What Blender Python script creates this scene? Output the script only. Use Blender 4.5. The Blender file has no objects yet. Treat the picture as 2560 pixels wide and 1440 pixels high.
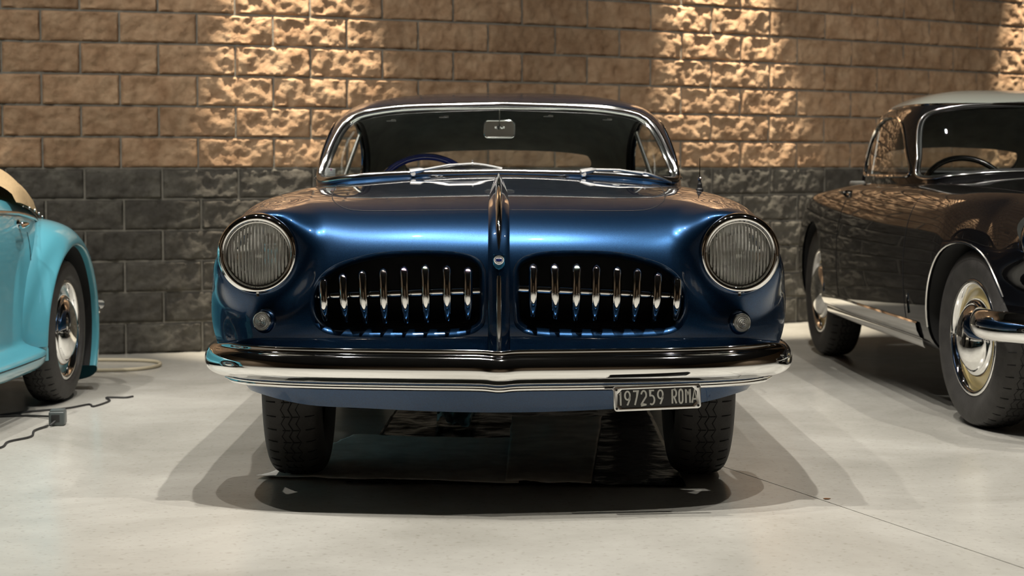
import bpy, bmesh, math, random
import numpy as np
from mathutils import Vector, Matrix, noise
from mathutils.bvhtree import BVHTree

random.seed(7); np.random.seed(7)
sc = bpy.context.scene
COL = sc.collection

# ------------------------------------------------------------------ camera
FPX = 4600.0
CAMH = 0.95
cam = bpy.data.cameras.new('camera'); camo = bpy.data.objects.new('camera', cam); COL.objects.link(camo)
cam.sensor_width = 36.0; cam.lens = 36.0 * FPX / 2560.0
camo.location = (0, 0, CAMH)
camo.rotation_euler = (math.pi / 2 - math.atan(299.5 / FPX), 0, 0)
cam.clip_end = 100
cam.dof.use_dof = True; cam.dof.focus_distance = 5.42; cam.dof.aperture_fstop = 5.0
sc.camera = camo

# ------------------------------------------------------------------ world, lights, exposure
w = bpy.data.worlds.new('world'); sc.world = w; w.use_nodes = True
w.node_tree.nodes['Background'].inputs[0].default_value = (0.9, 0.93, 1.0, 1)
w.node_tree.nodes['Background'].inputs[1].default_value = 0.05
vs = sc.view_settings
vs.view_transform = 'Standard'; vs.look = 'None'; vs.exposure = 0.5; vs.gamma = 1.0; vs.use_curve_mapping = False

def spot(pos, target, watts, angle=60, blend=0.6, radius=0.05, color=(1.0, 0.9, 0.76)):
    l = bpy.data.lights.new('track_and_fill_spot', 'SPOT'); o = bpy.data.objects.new('track_and_fill_spot', l); COL.objects.link(o)
    l.energy = watts; l.spot_size = math.radians(angle); l.spot_blend = blend; l.shadow_soft_size = radius; l.color = color
    o.location = pos
    o.rotation_euler = (Vector(target) - Vector(pos)).to_track_quat('-Z', 'Y').to_euler()
    return o
WARM = (1.0, 0.87, 0.68); NEUT = (1.0, 0.945, 0.865)
# wall grazers (just off the block wall, high up)
spot((-1.14, 9.36, 3.35), (-1.06, 9.66, 1.0), 700, 34, 0.65, 0.02, WARM)
spot((1.20, 10.62, 3.45), (1.34, 10.98, 1.0), 860, 34, 0.65, 0.02, WARM)
spot((3.62, 12.05, 3.6), (3.80, 12.42, 1.0), 860, 34, 0.65, 0.02, WARM)
spot((-3.0, 8.8, 3.2), (-2.95, 9.1, 0.6), 120, 30, 0.8, 0.02, WARM)
# unseen fill spots added in the aisle to wash the wall
spot((-2.9, 3.6, 4.9), (-2.4, 9.3, 1.2), 620, 50, 1.0, 0.03, NEUT)
spot((0.3, 3.7, 4.9), (0.3, 10.2, 1.5), 460, 46, 1.0, 0.03, NEUT)
spot((3.4, 4.4, 4.9), (2.9, 12.0, 1.3), 600, 48, 1.0, 0.03, NEUT)
# track spots over the cars and floor, with added pairs for wall reflections
spot((0.15, 5.45, 4.7), (0.1, 5.2, 0.0), 380, 80, 0.5, 0.028, NEUT)
spot((-0.55, 5.95, 4.7), (-0.4, 5.4, 0.0), 300, 80, 0.5, 0.028, NEUT)
spot((-1.35, 6.2, 4.7), (-1.0, 5.6, 0.0), 180, 80, 0.5, 0.028, NEUT)
spot((1.7, 5.2, 4.7), (1.5, 5.2, 0.0), 200, 80, 0.6, 0.028, NEUT)
spot((3.0, 6.6, 4.7), (2.8, 6.4, 0.0), 230, 80, 0.6, 0.028, NEUT)
spot((-2.7, 6.6, 4.7), (-2.5, 6.6, 0.0), 220, 80, 0.6, 0.028, NEUT)
spot((-1.7, 2.4, 4.7), (-1.5, 2.2, 0.0), 200, 64, 0.7, 0.028, NEUT)
spot((1.7, 2.3, 4.7), (1.5, 2.1, 0.0), 200, 64, 0.7, 0.028, NEUT)
spot((-4.2, 2.6, 4.7), (-6.6, 3.2, 0.8), 330, 90, 0.9, 0.03, NEUT)  # unseen pair added to light the side walls for paint reflections
spot((5.4, 2.6, 4.7), (7.6, 3.2, 0.8), 330, 90, 0.9, 0.03, NEUT)
spot((0.75, 8.4, 4.7), (0.9, 8.6, 0.0), 170, 66, 0.8, 0.028, NEUT)
spot((-1.6, 8.0, 4.7), (-1.6, 8.2, 0.0), 110, 66, 0.8, 0.028, NEUT)
spot((2.0, 9.2, 4.7), (2.1, 9.6, 0.0), 120, 66, 0.8, 0.028, NEUT)
spot((-1.5, -2.0, 4.7), (-1.4, -4.9, 0.9), 240, 90, 0.9, 0.03, NEUT)  # unseen pair added so a lit front wall shows in the chrome
spot((2.5, -2.0, 4.7), (2.6, -4.9, 0.9), 240, 90, 0.9, 0.03, NEUT)

# ------------------------------------------------------------------ helpers
def tag(o, label, cat=None, group=None, kind=None):
    o['label'] = label
    if cat: o['category'] = cat
    if group: o['group'] = group
    if kind: o['kind'] = kind
    return o

def empty(name, loc=(0, 0, 0), rz=0.0):
    o = bpy.data.objects.new(name, None); COL.objects.link(o)
    o.location = loc; o.rotation_euler = (0, 0, rz); o.empty_display_size = 0.1
    return o

def mobj(name, V, F, mat, parent=None, smooth=True, normals=None):
    me = bpy.data.meshes.new(name)
    me.from_pydata([tuple(map(float, v)) for v in V], [], [tuple(int(i) for i in f) for f in F])
    me.update()
    if smooth:
        me.polygons.foreach_set('use_smooth', [True] * len(me.polygons))
    if normals is not None:
        me.normals_split_custom_set_from_vertices([tuple(map(float, n)) for n in normals])
    elif smooth is True:
        try: me.set_sharp_from_angle(angle=math.radians(38))
        except Exception: pass
    me.materials.append(mat)
    o = bpy.data.objects.new(name, me); COL.objects.link(o)
    if parent: o.parent = parent
    return o

def join(*parts):
    V, F, n = [], [], 0
    for v, f in parts:
        V += [tuple(p) for p in v]; F += [tuple(i + n for i in q) for q in f]; n += len(v)
    return V, F

def tube(P, r, seg=10, closed=False, cap=True, flat=None):
    P = [Vector(p) for p in P]; n = len(P)
    rr = list(r) if hasattr(r, '__len__') else [r] * n
    V, F = [], []
    up = None
    for i in range(n):
        if closed: t = P[(i + 1) % n] - P[(i - 1) % n]
        else: t = P[min(i + 1, n - 1)] - P[max(i - 1, 0)]
        t.normalize()
        if up is None:
            a = Vector((0, 0, 1)) if abs(t.z) < 0.9 else Vector((0, 1, 0))
            up = (a - t * a.dot(t)).normalized()
        else:
            up = (up - t * up.dot(t)).normalized()
        s = t.cross(up)
        for k in range(seg):
            a = 2 * math.pi * k / seg
            V.append(P[i] + (up * math.cos(a) + s * math.sin(a)) * rr[i])
    m = n if closed else n - 1
    for i in range(m):
        j = (i + 1) % n
        for k in range(seg):
            k2 = (k + 1) % seg
            F.append((i * seg + k, i * seg + k2, j * seg + k2, j * seg + k))
    if cap and not closed:
        F.append(tuple(range(seg - 1, -1, -1))); F.append(tuple((n - 1) * seg + k for k in range(seg)))
    return V, F

def cr(P, n=8, closed=False):
    """Catmull-Rom through the points P, n samples per span"""
    P = np.array(P, float); N = len(P); out = []
    rng = range(N) if closed else range(N - 1)
    for i in rng:
        if closed: p0, p1, p2, p3 = P[(i - 1) % N], P[i], P[(i + 1) % N], P[(i + 2) % N]
        else:
            p1, p2 = P[i], P[i + 1]
            p0 = P[i - 1] if i > 0 else 2 * p1 - p2
            p3 = P[i + 2] if i + 2 < N else 2 * p2 - p1
        for k in range(n):
            t = k / n
            out.append(0.5 * (2 * p1 + (p2 - p0) * t + (2 * p0 - 5 * p1 + 4 * p2 - p3) * t * t + (3 * p1 - p0 - 3 * p2 + p3) * t ** 3))
    if not closed: out.append(P[-1])
    return np.array(out)

def lathe(prof, seg=48, axis='x', c=(0, 0, 0), closed=False):
    """profile [(radius, along axis)]"""
    V, F = [], []; n = len(prof)
    for r, a in prof:
        for k in range(seg):
            t = 2 * math.pi * k / seg; p, q = r * math.cos(t), r * math.sin(t)
            v = (a, p, q) if axis == 'x' else ((p, a, q) if axis == 'y' else (p, q, a))
            V.append((v[0] + c[0], v[1] + c[1], v[2] + c[2]))
    for i in range(n if closed else n - 1):
        j = (i + 1) % n
        for k in range(seg):
            k2 = (k + 1) % seg
            F.append((i * seg + k, i * seg + k2, j * seg + k2, j * seg + k))
    return V, F

def box(c, s, bev=0.0, seg=2, rot=None):
    bm = bmesh.new(); bmesh.ops.create_cube(bm, size=1)
    for v in bm.verts: v.co = Vector((v.co.x * s[0], v.co.y * s[1], v.co.z * s[2]))
    if bev: bmesh.ops.bevel(bm, geom=list(bm.edges), offset=bev, segments=seg, affect='EDGES', profile=0.5)
    if rot is not None: bmesh.ops.rotate(bm, verts=bm.verts, cent=(0, 0, 0), matrix=rot)
    bm.verts.index_update()
    V = [tuple(v.co + Vector(c)) for v in bm.verts]; F = [[v.index for v in f.verts] for f in bm.faces]
    bm.free(); return V, F

def prism(poly2, y0, y1, plane='xz'):
    """closed prism of a 2D outline between depths y0 and y1"""
    n = len(poly2)
    f = (lambda p, d: (p[0], d, p[1])) if plane == 'xz' else ((lambda p, d: (p[0], p[1], d)) if plane == 'xy' else (lambda p, d: (d, p[0], p[1])))
    V = [f(p, y0) for p in poly2] + [f(p, y1) for p in poly2]
    F = [tuple(range(n)), tuple(range(2 * n - 1, n - 1, -1))]
    F += [(i, i + n, (i + 1) % n + n, (i + 1) % n) for i in range(n)]
    return V, F

def fixn(o):
    bm = bmesh.new(); bm.from_mesh(o.data); bmesh.ops.recalc_face_normals(bm, faces=bm.faces); bm.to_mesh(o.data); bm.free(); return o

def grid_faces(nr, nc, wrap=False):
    F = []
    for i in range(nr - 1):
        for k in range(nc if wrap else nc - 1):
            k2 = (k + 1) % nc
            F.append((i * nc + k, i * nc + k2, (i + 1) * nc + k2, (i + 1) * nc + k))
    return F

# ---- surfaces that are trimmed exactly along an outline
def vnormals(V, T):
    n = np.zeros_like(V)
    fn = np.cross(V[T[:, 1]] - V[T[:, 0]], V[T[:, 2]] - V[T[:, 0]])
    for k in range(3): np.add.at(n, T[:, k], fn)
    return n / np.maximum(np.linalg.norm(n, axis=1, keepdims=True), 1e-12)

def quads2tris(Q):
    Q = np.array(Q); return np.vstack([Q[:, [0, 1, 2]], Q[:, [0, 2, 3]]])

def sdf(poly, P):
    """signed distance of the 2D points P to a closed outline, negative inside"""
    A = np.array(poly, float); B = np.roll(A, -1, axis=0)
    d = np.full(len(P), 1e9); ins = np.zeros(len(P), bool)
    for a, b in zip(A, B):
        ab = b - a; t = np.clip(((P - a) @ ab) / max(ab @ ab, 1e-12), 0, 1)
        q = a + t[:, None] * ab; d = np.minimum(d, np.hypot(P[:, 0] - q[:, 0], P[:, 1] - q[:, 1]))
        c = ((a[1] > P[:, 1]) != (b[1] > P[:, 1]))
        with np.errstate(divide='ignore', invalid='ignore'):
            xi = (b[0] - a[0]) * (P[:, 1] - a[1]) / (b[1] - a[1]) + a[0]
        ins ^= c & (P[:, 0] < xi)
    return np.where(ins, -d, d)

def trim(V, N, T, g):
    """keep the part of the surface with g > 0; returns V, N, T and the ordered cut loops"""
    g = np.where(np.abs(g) < 1e-7, 1e-7, g)
    V = list(map(tuple, V)); N = list(map(tuple, N)); out = []; cut = {}; segs = []
    s = g > 0
    cnt = s[T].sum(1)
    out = [tuple(t) for t in T[cnt == 3]]
    def mid(a, b):
        k = (a, b) if a < b else (b, a)
        if k not in cut:
            a, b = k; t = g[a] / (g[a] - g[b])
            va, vb = np.array(V[a]), np.array(V[b]); na, nb = np.array(N[a]), np.array(N[b])
            V.append(tuple(va + (vb - va) * t)); m = na + (nb - na) * t; N.append(tuple(m / (np.linalg.norm(m) + 1e-12)))
            cut[k] = len(V) - 1
        return cut[k]
    for t in T[(cnt == 1) | (cnt == 2)]:
        a, b, c = [int(i) for i in t]
        while not (s[a] != s[b] and s[a] != s[c]): a, b, c = b, c, a
        p, q = mid(a, b), mid(a, c)
        if s[a]: out.append((a, p, q)); segs.append((p, q))
        else: out += [(p, b, c), (p, c, q)]; segs.append((q, p))
    nxt = {}
    for a, b in segs: nxt.setdefault(a, []).append(b)
    loops = []; used = set()
    starts = list(nxt)
    heads = set(b for a, b in segs)
    starts.sort(key=lambda k: k in heads)
    for st in starts:
        if st in used: continue
        lp = [st]; used.add(st); cur = st
        while cur in nxt and nxt[cur][0] not in used:
            cur = nxt[cur][0]; used.add(cur); lp.append(cur)
        if len(lp) > 3: loops.append(lp)
    V, N, T = np.array(V), np.array(N), np.array(out)
    loops = [V[l] for l in loops]
    # drop unused vertices
    u = np.unique(T); m = -np.ones(len(V), int); m[u] = np.arange(len(u))
    return V[u], N[u], m[T], loops

def resample(L, n, closed=True):
    L = np.array(L); Q = np.vstack([L, L[:1]]) if closed else L
    d = np.r_[0, np.cumsum(np.linalg.norm(np.diff(Q, axis=0), axis=1))]
    t = np.linspace(0, d[-1], n + 1)[:n] if closed else np.linspace(0, d[-1], n)
    return np.stack([np.interp(t, d, Q[:, k]) for k in range(3)], 1)

def smooth_loop(L, k=2):
    for _ in range(k): L = (np.roll(L, 1, 0) + 2 * L + np.roll(L, -1, 0)) / 4
    return L

def subdivide(P, faces, level):
    me = bpy.data.meshes.new('tmp'); me.from_pydata([tuple(p) for p in P], [], faces); me.update()
    o = bpy.data.objects.new('tmp', me); COL.objects.link(o)
    md = o.modifiers.new('s', 'SUBSURF'); md.levels = level; md.render_levels = level; md.use_limit_surface = True; md.quality = 4
    dg = bpy.context.evaluated_depsgraph_get(); ev = o.evaluated_get(dg); m = ev.to_mesh()
    V = np.empty(len(m.vertices) * 3); m.vertices.foreach_get('co', V); V = V.reshape(-1, 3)
    Q = np.empty(len(m.loops), int); m.loops.foreach_get('vertex_index', Q); Q = Q.reshape(-1, 4)
    ev.to_mesh_clear(); bpy.data.objects.remove(o); bpy.data.meshes.remove(me)
    return V, Q

def fit_subdiv(P, faces, level, it=5, k=0.9):
    P0 = np.array(P, float); C = P0.copy()
    for _ in range(it):
        V, Q = subdivide(C, faces, 1); C = C + k * (P0 - V[:len(P0)])
    return subdivide(C, faces, level)

# ------------------------------------------------------------------ materials (all procedural)
def nodes(name):
    m = bpy.data.materials.new(name); m.use_nodes = True
    nt = m.node_tree; return m, nt, nt.nodes['Principled BSDF']

def mat(name, col, rough=0.5, metal=0.0, coat=0.0, spec=0.5, var=0.0, scale=8.0, bump=0.0, bscale=40.0, coat_rough=0.03):
    m, nt, b = nodes(name)
    b.inputs['Base Color'].default_value = (*col, 1); b.inputs['Roughness'].default_value = rough
    b.inputs['Metallic'].default_value = metal; b.inputs['Coat Weight'].default_value = coat
    b.inputs['Coat Roughness'].default_value = coat_rough; b.inputs['Specular IOR Level'].default_value = spec
    tc = nt.nodes.new('ShaderNodeTexCoord')
    if var:
        n = nt.nodes.new('ShaderNodeTexNoise'); n.inputs['Scale'].default_value = scale; n.inputs['Detail'].default_value = 5
        r = nt.nodes.new('ShaderNodeValToRGB')
        r.color_ramp.elements[0].color = (*[c * (1 - var) for c in col], 1); r.color_ramp.elements[0].position = 0.3
        r.color_ramp.elements[1].color = (*[min(1, c * (1 + var)) for c in col], 1); r.color_ramp.elements[1].position = 0.7
        nt.links.new(tc.outputs['Object'], n.inputs['Vector']); nt.links.new(n.outputs['Fac'], r.inputs['Fac'])
        nt.links.new(r.outputs['Color'], b.inputs['Base Color'])
    if bump:
        n2 = nt.nodes.new('ShaderNodeTexNoise'); n2.inputs['Scale'].default_value = bscale; n2.inputs['Detail'].default_value = 6
        bp = nt.nodes.new('ShaderNodeBump'); bp.inputs['Strength'].default_value = bump; bp.inputs['Distance'].default_value = 0.01
        nt.links.new(tc.outputs['Object'], n2.inputs['Vector']); nt.links.new(n2.outputs['Fac'], bp.inputs['Height'])
        nt.links.new(bp.outputs['Normal'], b.inputs['Normal'])
    return m

def schlick(nt, nrm=None):
    """the same reflectance from either face of a thin pane"""
    N = nt.nodes.new; L = nt.links.new
    lw = N('ShaderNodeLayerWeight'); lw.inputs['Blend'].default_value = 0.5
    pw = N('ShaderNodeMath'); pw.operation = 'POWER'; pw.inputs[1].default_value = 5.0
    ma = N('ShaderNodeMath'); ma.operation = 'MULTIPLY_ADD'; ma.inputs[1].default_value = 0.93; ma.inputs[2].default_value = 0.05
    L(lw.outputs['Facing'], pw.inputs[0]); L(pw.outputs[0], ma.inputs[0])
    if nrm is not None: L(nrm, lw.inputs['Normal'])
    return ma

def glass_mat(name, tint=(1, 1, 1), gloss=0.06, rough=0.0):
    m = bpy.data.materials.new(name); m.use_nodes = True; nt = m.node_tree; nt.nodes.clear()
    out = nt.nodes.new('ShaderNodeOutputMaterial'); mx = nt.nodes.new('ShaderNodeMixShader')
    tr = nt.nodes.new('ShaderNodeBsdfTransparent'); gl = nt.nodes.new('ShaderNodeBsdfGlossy'); fr = schlick(nt)
    tr.inputs[0].default_value = (*tint, 1); gl.inputs['Roughness'].default_value = rough
    nt.links.new(fr.outputs[0], mx.inputs[0]); nt.links.new(tr.outputs[0], mx.inputs[1]); nt.links.new(gl.outputs[0], mx.inputs[2])
    nt.links.new(mx.outputs[0], out.inputs[0]); return m

def lens_mat(name, rings=False):
    m = bpy.data.materials.new(name); m.use_nodes = True; nt = m.node_tree; nt.nodes.clear(); N = nt.nodes.new; L = nt.links.new
    out = N('ShaderNodeOutputMaterial'); mx = N('ShaderNodeMixShader'); mx2 = N('ShaderNodeMixShader')
    tr = N('ShaderNodeBsdfTransparent'); gl = N('ShaderNodeBsdfGlossy'); df = N('ShaderNodeBsdfDiffuse')
    tr.inputs[0].default_value = (0.95, 0.96, 0.93, 1); gl.inputs['Roughness'].default_value = 0.05
    df.inputs[0].default_value = (0.97, 0.96, 0.91, 1)  # white diffuse stands in for light the reflector would send back
    tc = N('ShaderNodeTexCoord'); wv = N('ShaderNodeTexWave'); nz = N('ShaderNodeTexNoise'); bp = N('ShaderNodeBump'); ad = N('ShaderNodeMath')
    wv.wave_type = 'RINGS' if rings else 'BANDS'; wv.rings_direction = 'Y'; wv.bands_direction = 'X'
    wv.inputs['Scale'].default_value = 60 if rings else 32; wv.inputs['Distortion'].default_value = 0.6
    nz.inputs['Scale'].default_value = 35
    ad.operation = 'ADD'; L(tc.outputs['Object'], wv.inputs['Vector']); L(tc.outputs['Object'], nz.inputs['Vector'])
    L(wv.outputs['Fac'], ad.inputs[0]); L(nz.outputs['Fac'], ad.inputs[1]); L(ad.outputs[0], bp.inputs['Height'])
    bp.inputs['Strength'].default_value = 1.0; bp.inputs['Distance'].default_value = 0.010
    fr = schlick(nt, bp.outputs[0]); L(bp.outputs[0], gl.inputs['Normal']); L(bp.outputs[0], df.inputs['Normal'])
    mr = N('ShaderNodeMapRange'); mr.inputs[3].default_value = 0.46; mr.inputs[4].default_value = 0.74; L(wv.outputs['Fac'], mr.inputs[0]); L(mr.outputs[0], mx.inputs[0]); L(tr.outputs[0], mx.inputs[1]); L(df.outputs[0], mx.inputs[2])
    L(fr.outputs[0], mx2.inputs[0]); L(mx.outputs[0], mx2.inputs[1]); L(gl.outputs[0], mx2.inputs[2]); L(mx2.outputs[0], out.inputs[0])
    return m

def paint(name, col, flake, metal=0.85, rough=0.36):
    m, nt, b = nodes(name); N = nt.nodes.new; L = nt.links.new
    tc = N('ShaderNodeTexCoord'); v = N('ShaderNodeTexNoise'); v.inputs['Scale'].default_value = 900; v.inputs['Detail'].default_value = 1
    r = N('ShaderNodeValToRGB'); r.color_ramp.elements[0].color = (*col, 1); r.color_ramp.elements[1].color = (*flake, 1)
    r.color_ramp.elements[0].position = 0.35; r.color_ramp.elements[1].position = 0.75
    L(tc.outputs['Object'], v.inputs['Vector']); L(v.outputs['Fac'], r.inputs['Fac']); L(r.outputs['Color'], b.inputs['Base Color'])
    b.inputs['Metallic'].default_value = metal; b.inputs['Roughness'].default_value = rough
    b.inputs['Coat Weight'].default_value = 1.0; b.inputs['Coat Roughness'].default_value = 0.015; b.inputs['Coat IOR'].default_value = 1.5
    return m

M = {}
M['navy'] = paint('navy_metallic_paint', (0.0045, 0.0235, 0.068), (0.0130, 0.061, 0.150), 0.88, 0.32)
M['black'] = paint('black_paint', (0.0015, 0.0015, 0.002), (0.0025, 0.0025, 0.0035), 0.0, 0.6)
M['black'].node_tree.nodes['Principled BSDF'].inputs['Specular IOR Level'].default_value = 0.05
M['turq'] = mat('turquoise_paint', (0.090, 0.35, 0.44), 0.35, 0.0, 1.0, 0.5, 0.04, 3)
M['grey_roof'] = mat('grey_green_roof_paint', (0.42, 0.45, 0.40), 0.35, 0.0, 1.0, 0.5, 0.03, 3)
M['chrome'] = mat('chrome', (0.86, 0.86, 0.85), 0.035, 1.0, var=0.01, scale=5)
M['trim'] = mat('polished_trim', (0.80, 0.80, 0.79), 0.14, 1.0, var=0.02, scale=9)
M['wiper'] = mat('brushed_wiper_steel', (0.85, 0.85, 0.84), 0.34, 1.0, var=0.02, scale=30)
M['steel'] = mat('satin_steel', (0.62, 0.61, 0.59), 0.22, 1.0, var=0.04, scale=30)
M['rubber'] = mat('tyre_rubber', (0.036, 0.034, 0.032), 0.62, 0, 0, 0.4, 0.25, 20, 0.15, 120)
M['groove'] = mat('tread_groove', (0.003, 0.003, 0.003), 0.9, var=0.1)
M['dark'] = mat('dark_underbody', (0.010, 0.010, 0.010), 0.8, var=0.3, scale=12)
M['gap'] = mat('panel_gap', (0.002, 0.002, 0.003), 0.6, var=0.1)
M['iron'] = mat('suspension_iron', (0.018, 0.017, 0.016), 0.55, 0.3, var=0.4, scale=25, bump=0.2, bscale=60)
M['lining'] = mat('cloth_headlining', (0.40, 0.41, 0.385), 0.9, 0, 0, 0.2, 0.15, 14, 0.1, 200)
M['seal'] = mat('window_rubber', (0.010, 0.010, 0.010), 0.5, var=0.1)
M['glass'] = glass_mat('window_glass', (0.93, 0.96, 0.95))
M['lens'] = lens_mat('fluted_headlamp_glass'); M['lens_ring'] = lens_mat('ribbed_lamp_glass', True)
M['bluewheel'] = mat('navy_steering_rim', (0.012, 0.022, 0.20), 0.12, 0, 1.0, var=0.05)
M['blackwheel'] = mat('black_steering_rim', (0.006, 0.006, 0.006), 0.12, 0, 1.0, var=0.05)
M['cream'] = mat('cream_wheel_paint', (0.62, 0.50, 0.22), 0.35, 0, 0.6, var=0.05)
M['white'] = mat('white_print', (0.72, 0.72, 0.68), 0.5, var=0.04)
M['plate'] = mat('black_plate_enamel', (0.006, 0.006, 0.006), 0.35, 0, 0.3, var=0.1)
M['badge_blue'] = mat('badge_blue_enamel', (0.010, 0.018, 0.10), 0.2, 0, 1.0, var=0.05)
M['badge_light'] = mat('badge_light_blue', (0.05, 0.30, 0.55), 0.3, 0.5, 1.0, var=0.05)
M['purple'] = mat('purple_mark', (0.35, 0.05, 0.25), 0.5, var=0.05)
M['canvas'] = mat('beige_canvas', (0.50, 0.36, 0.20), 0.85, 0, 0, 0.2, 0.10, 9, 0.25, 90)
M['cable'] = mat('black_cable', (0.02, 0.02, 0.02), 0.5, var=0.1)
M['plastic'] = mat('grey_plastic', (0.085, 0.10, 0.10), 0.4, var=0.08, scale=15)
M['hose'] = mat('beige_hose', (0.52, 0.46, 0.33), 0.6, var=0.06)

def block_mat(name, cols, joint=False):
    m, nt, b = nodes(name); N = nt.nodes.new; L = nt.links.new
    tc = N('ShaderNodeTexCoord'); oi = N('ShaderNodeObjectInfo')
    off = N('ShaderNodeVectorMath'); off.operation = 'ADD'; cb = N('ShaderNodeCombineXYZ'); mu = N('ShaderNodeMath'); mu.operation = 'MULTIPLY'; mu.inputs[1].default_value = 37.0
    L(oi.outputs['Random'], mu.inputs[0]); L(mu.outputs[0], cb.inputs[0]); L(mu.outputs[0], cb.inputs[1])
    L(tc.outputs['Object'], off.inputs[0]); L(cb.outputs[0], off.inputs[1])
    n1 = N('ShaderNodeTexNoise'); n1.inputs['Scale'].default_value = 9; n1.inputs['Detail'].default_value = 8; n1.inputs['Roughness'].default_value = 0.65
    r = N('ShaderNodeValToRGB'); e = r.color_ramp.elements
    e[0].position = 0.30; e[0].color = (*cols[0], 1); e[1].position = 0.72; e[1].color = (*cols[2], 1)
    k = e.new(0.5); k.color = (*cols[1], 1)
    L(off.outputs[0], n1.inputs['Vector']); L(n1.outputs['Fac'], r.inputs['Fac'])
    hs = N('ShaderNodeHueSaturation'); mr = N('ShaderNodeMapRange'); mr.inputs[3].default_value = 0.86; mr.inputs[4].default_value = 1.12
    L(oi.outputs['Random'], mr.inputs[0]); L(mr.outputs[0], hs.inputs['Value']); L(r.outputs['Color'], hs.inputs['Color']); L(hs.outputs[0], b.inputs['Base Color'])
    b.inputs['Roughness'].default_value = 0.92; b.inputs['Specular IOR Level'].default_value = 0.2
    n2 = N('ShaderNodeTexNoise'); n2.inputs['Scale'].default_value = 45; n2.inputs['Detail'].default_value = 8; n2.inputs['Roughness'].default_value = 0.7
    bp = N('ShaderNodeBump'); bp.inputs['Strength'].default_value = 0.8; bp.inputs['Distance'].default_value = 0.012
    L(off.outputs[0], n2.inputs['Vector']); L(n2.outputs['Fac'], bp.inputs['Height']); L(bp.outputs[0], b.inputs['Normal'])
    return m
M['tan'] = block_mat('tan_split_face_block', [(0.25, 0.150, 0.085), (0.35, 0.228, 0.138), (0.45, 0.315, 0.200)])
M['char'] = block_mat('charcoal_split_face_block', [(0.050, 0.046, 0.040), (0.075, 0.070, 0.060), (0.125, 0.118, 0.100)])
M['mortar'] = mat('grey_mortar', (0.17, 0.16, 0.135), 0.95, var=0.2, scale=20, bump=0.3, bscale=60)
M['plain'] = mat('dark_room_wall', (0.16, 0.115, 0.075), 0.9, var=0.15, scale=2, bump=0.1)
M['ceil'] = mat('black_ceiling', (0.012, 0.012, 0.013), 0.9, var=0.2, scale=2)

def floor_mat():
    m, nt, b = nodes('polished_concrete'); N = nt.nodes.new; L = nt.links.new
    tc = N('ShaderNodeTexCoord')
    n1 = N('ShaderNodeTexNoise'); n1.inputs['Scale'].default_value = 1.1; n1.inputs['Detail'].default_value = 7; n1.inputs['Roughness'].default_value = 0.62; n1.inputs['Distortion'].default_value = 0.5
    r = N('ShaderNodeValToRGB'); e = r.color_ramp.elements
    e[0].position = 0.32; e[0].color = (0.40, 0.39, 0.35, 1); e[1].position = 0.66; e[1].color = (0.57, 0.56, 0.515, 1)
    n3 = N('ShaderNodeTexNoise'); n3.inputs['Scale'].default_value = 55; n3.inputs['Detail'].default_value = 4
    r3 = N('ShaderNodeValToRGB'); r3.color_ramp.elements[0].position = 0.30; r3.color_ramp.elements[0].color = (0.62, 0.60, 0.55, 1); r3.color_ramp.elements[1].position = 0.42; r3.color_ramp.elements[1].color = (1, 1, 1, 1)
    mx = N('ShaderNodeMix'); mx.data_type = 'RGBA'; mx.blend_type = 'MULTIPLY'; mx.inputs[0].default_value = 0.5
    L(tc.outputs['Object'], n1.inputs['Vector']); L(tc.outputs['Object'], n3.inputs['Vector']); L(n1.outputs['Fac'], r.inputs['Fac']); L(n3.outputs['Fac'], r3.inputs['Fac'])
    L(r.outputs['Color'], mx.inputs[6]); L(r3.outputs['Color'], mx.inputs[7]); L(mx.outputs[2], b.inputs['Base Color'])
    rr = N('ShaderNodeMapRange'); rr.inputs[3].default_value = 0.12; rr.inputs[4].default_value = 0.30
    L(n1.outputs['Fac'], rr.inputs[0]); L(rr.outputs[0], b.inputs['Roughness'])
    b.inputs['Specular IOR Level'].default_value = 0.5
    bp = N('ShaderNodeBump'); bp.inputs['Strength'].default_value = 0.04; bp.inputs['Distance'].default_value = 0.01
    n4 = N('ShaderNodeTexNoise'); n4.inputs['Scale'].default_value = 14; n4.inputs['Detail'].default_value = 5
    L(tc.outputs['Object'], n4.inputs['Vector']); L(n4.outputs['Fac'], bp.inputs['Height']); L(bp.outputs[0], b.inputs['Normal'])
    return m
M['floor'] = floor_mat()

# ================================================================== THE ROOM
RX0, RX1, RY0, RY1, RH = -7.0, 8.0, -6.0, 16.5, 5.2
# floor: four slabs around the saw cut joints are one poured surface; the saw cut is a real groove
def floor_build():
    # saw cut from under the right tyre towards the lower right corner of the view
    a, b = Vector((0.40, 6.57)), Vector((1.95, 2.32)); d = (b - a).normalized(); n = Vector((-d.y, d.x)); hw = 0.0022
    A, B = a - d * 12, b + d * 9
    V, F = [], []
    big = 30
    def q(p, z): return (p.x, p.y, z)
    l0, l1, r0, r1 = A + n * hw, B + n * hw, A - n * hw, B - n * hw
    V = [q(l0, 0), q(l1, 0), q(l1 + n * big, 0), q(l0 + n * big, 0), q(r0, 0), q(r1, 0), q(r1 - n * big, 0), q(r0 - n * big, 0),
         q(l0, -0.01), q(l1, -0.01), q(r0, -0.01), q(r1, -0.01)]
    F = [(0, 1, 2, 3), (5, 4, 7, 6), (0, 8, 9, 1), (4, 5, 11, 10), (8, 10, 11, 9)]
    o = mobj('floor', V, F, M['floor'], smooth=False); fixn(o)
    o['kind'] = 'structure'; o['label'] = 'polished pale grey concrete floor with a thin saw cut'
    for p in o.data.polygons:
        if p.center.z > -0.001 and p.normal.z < 0: p.flip()
floor_build()

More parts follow.
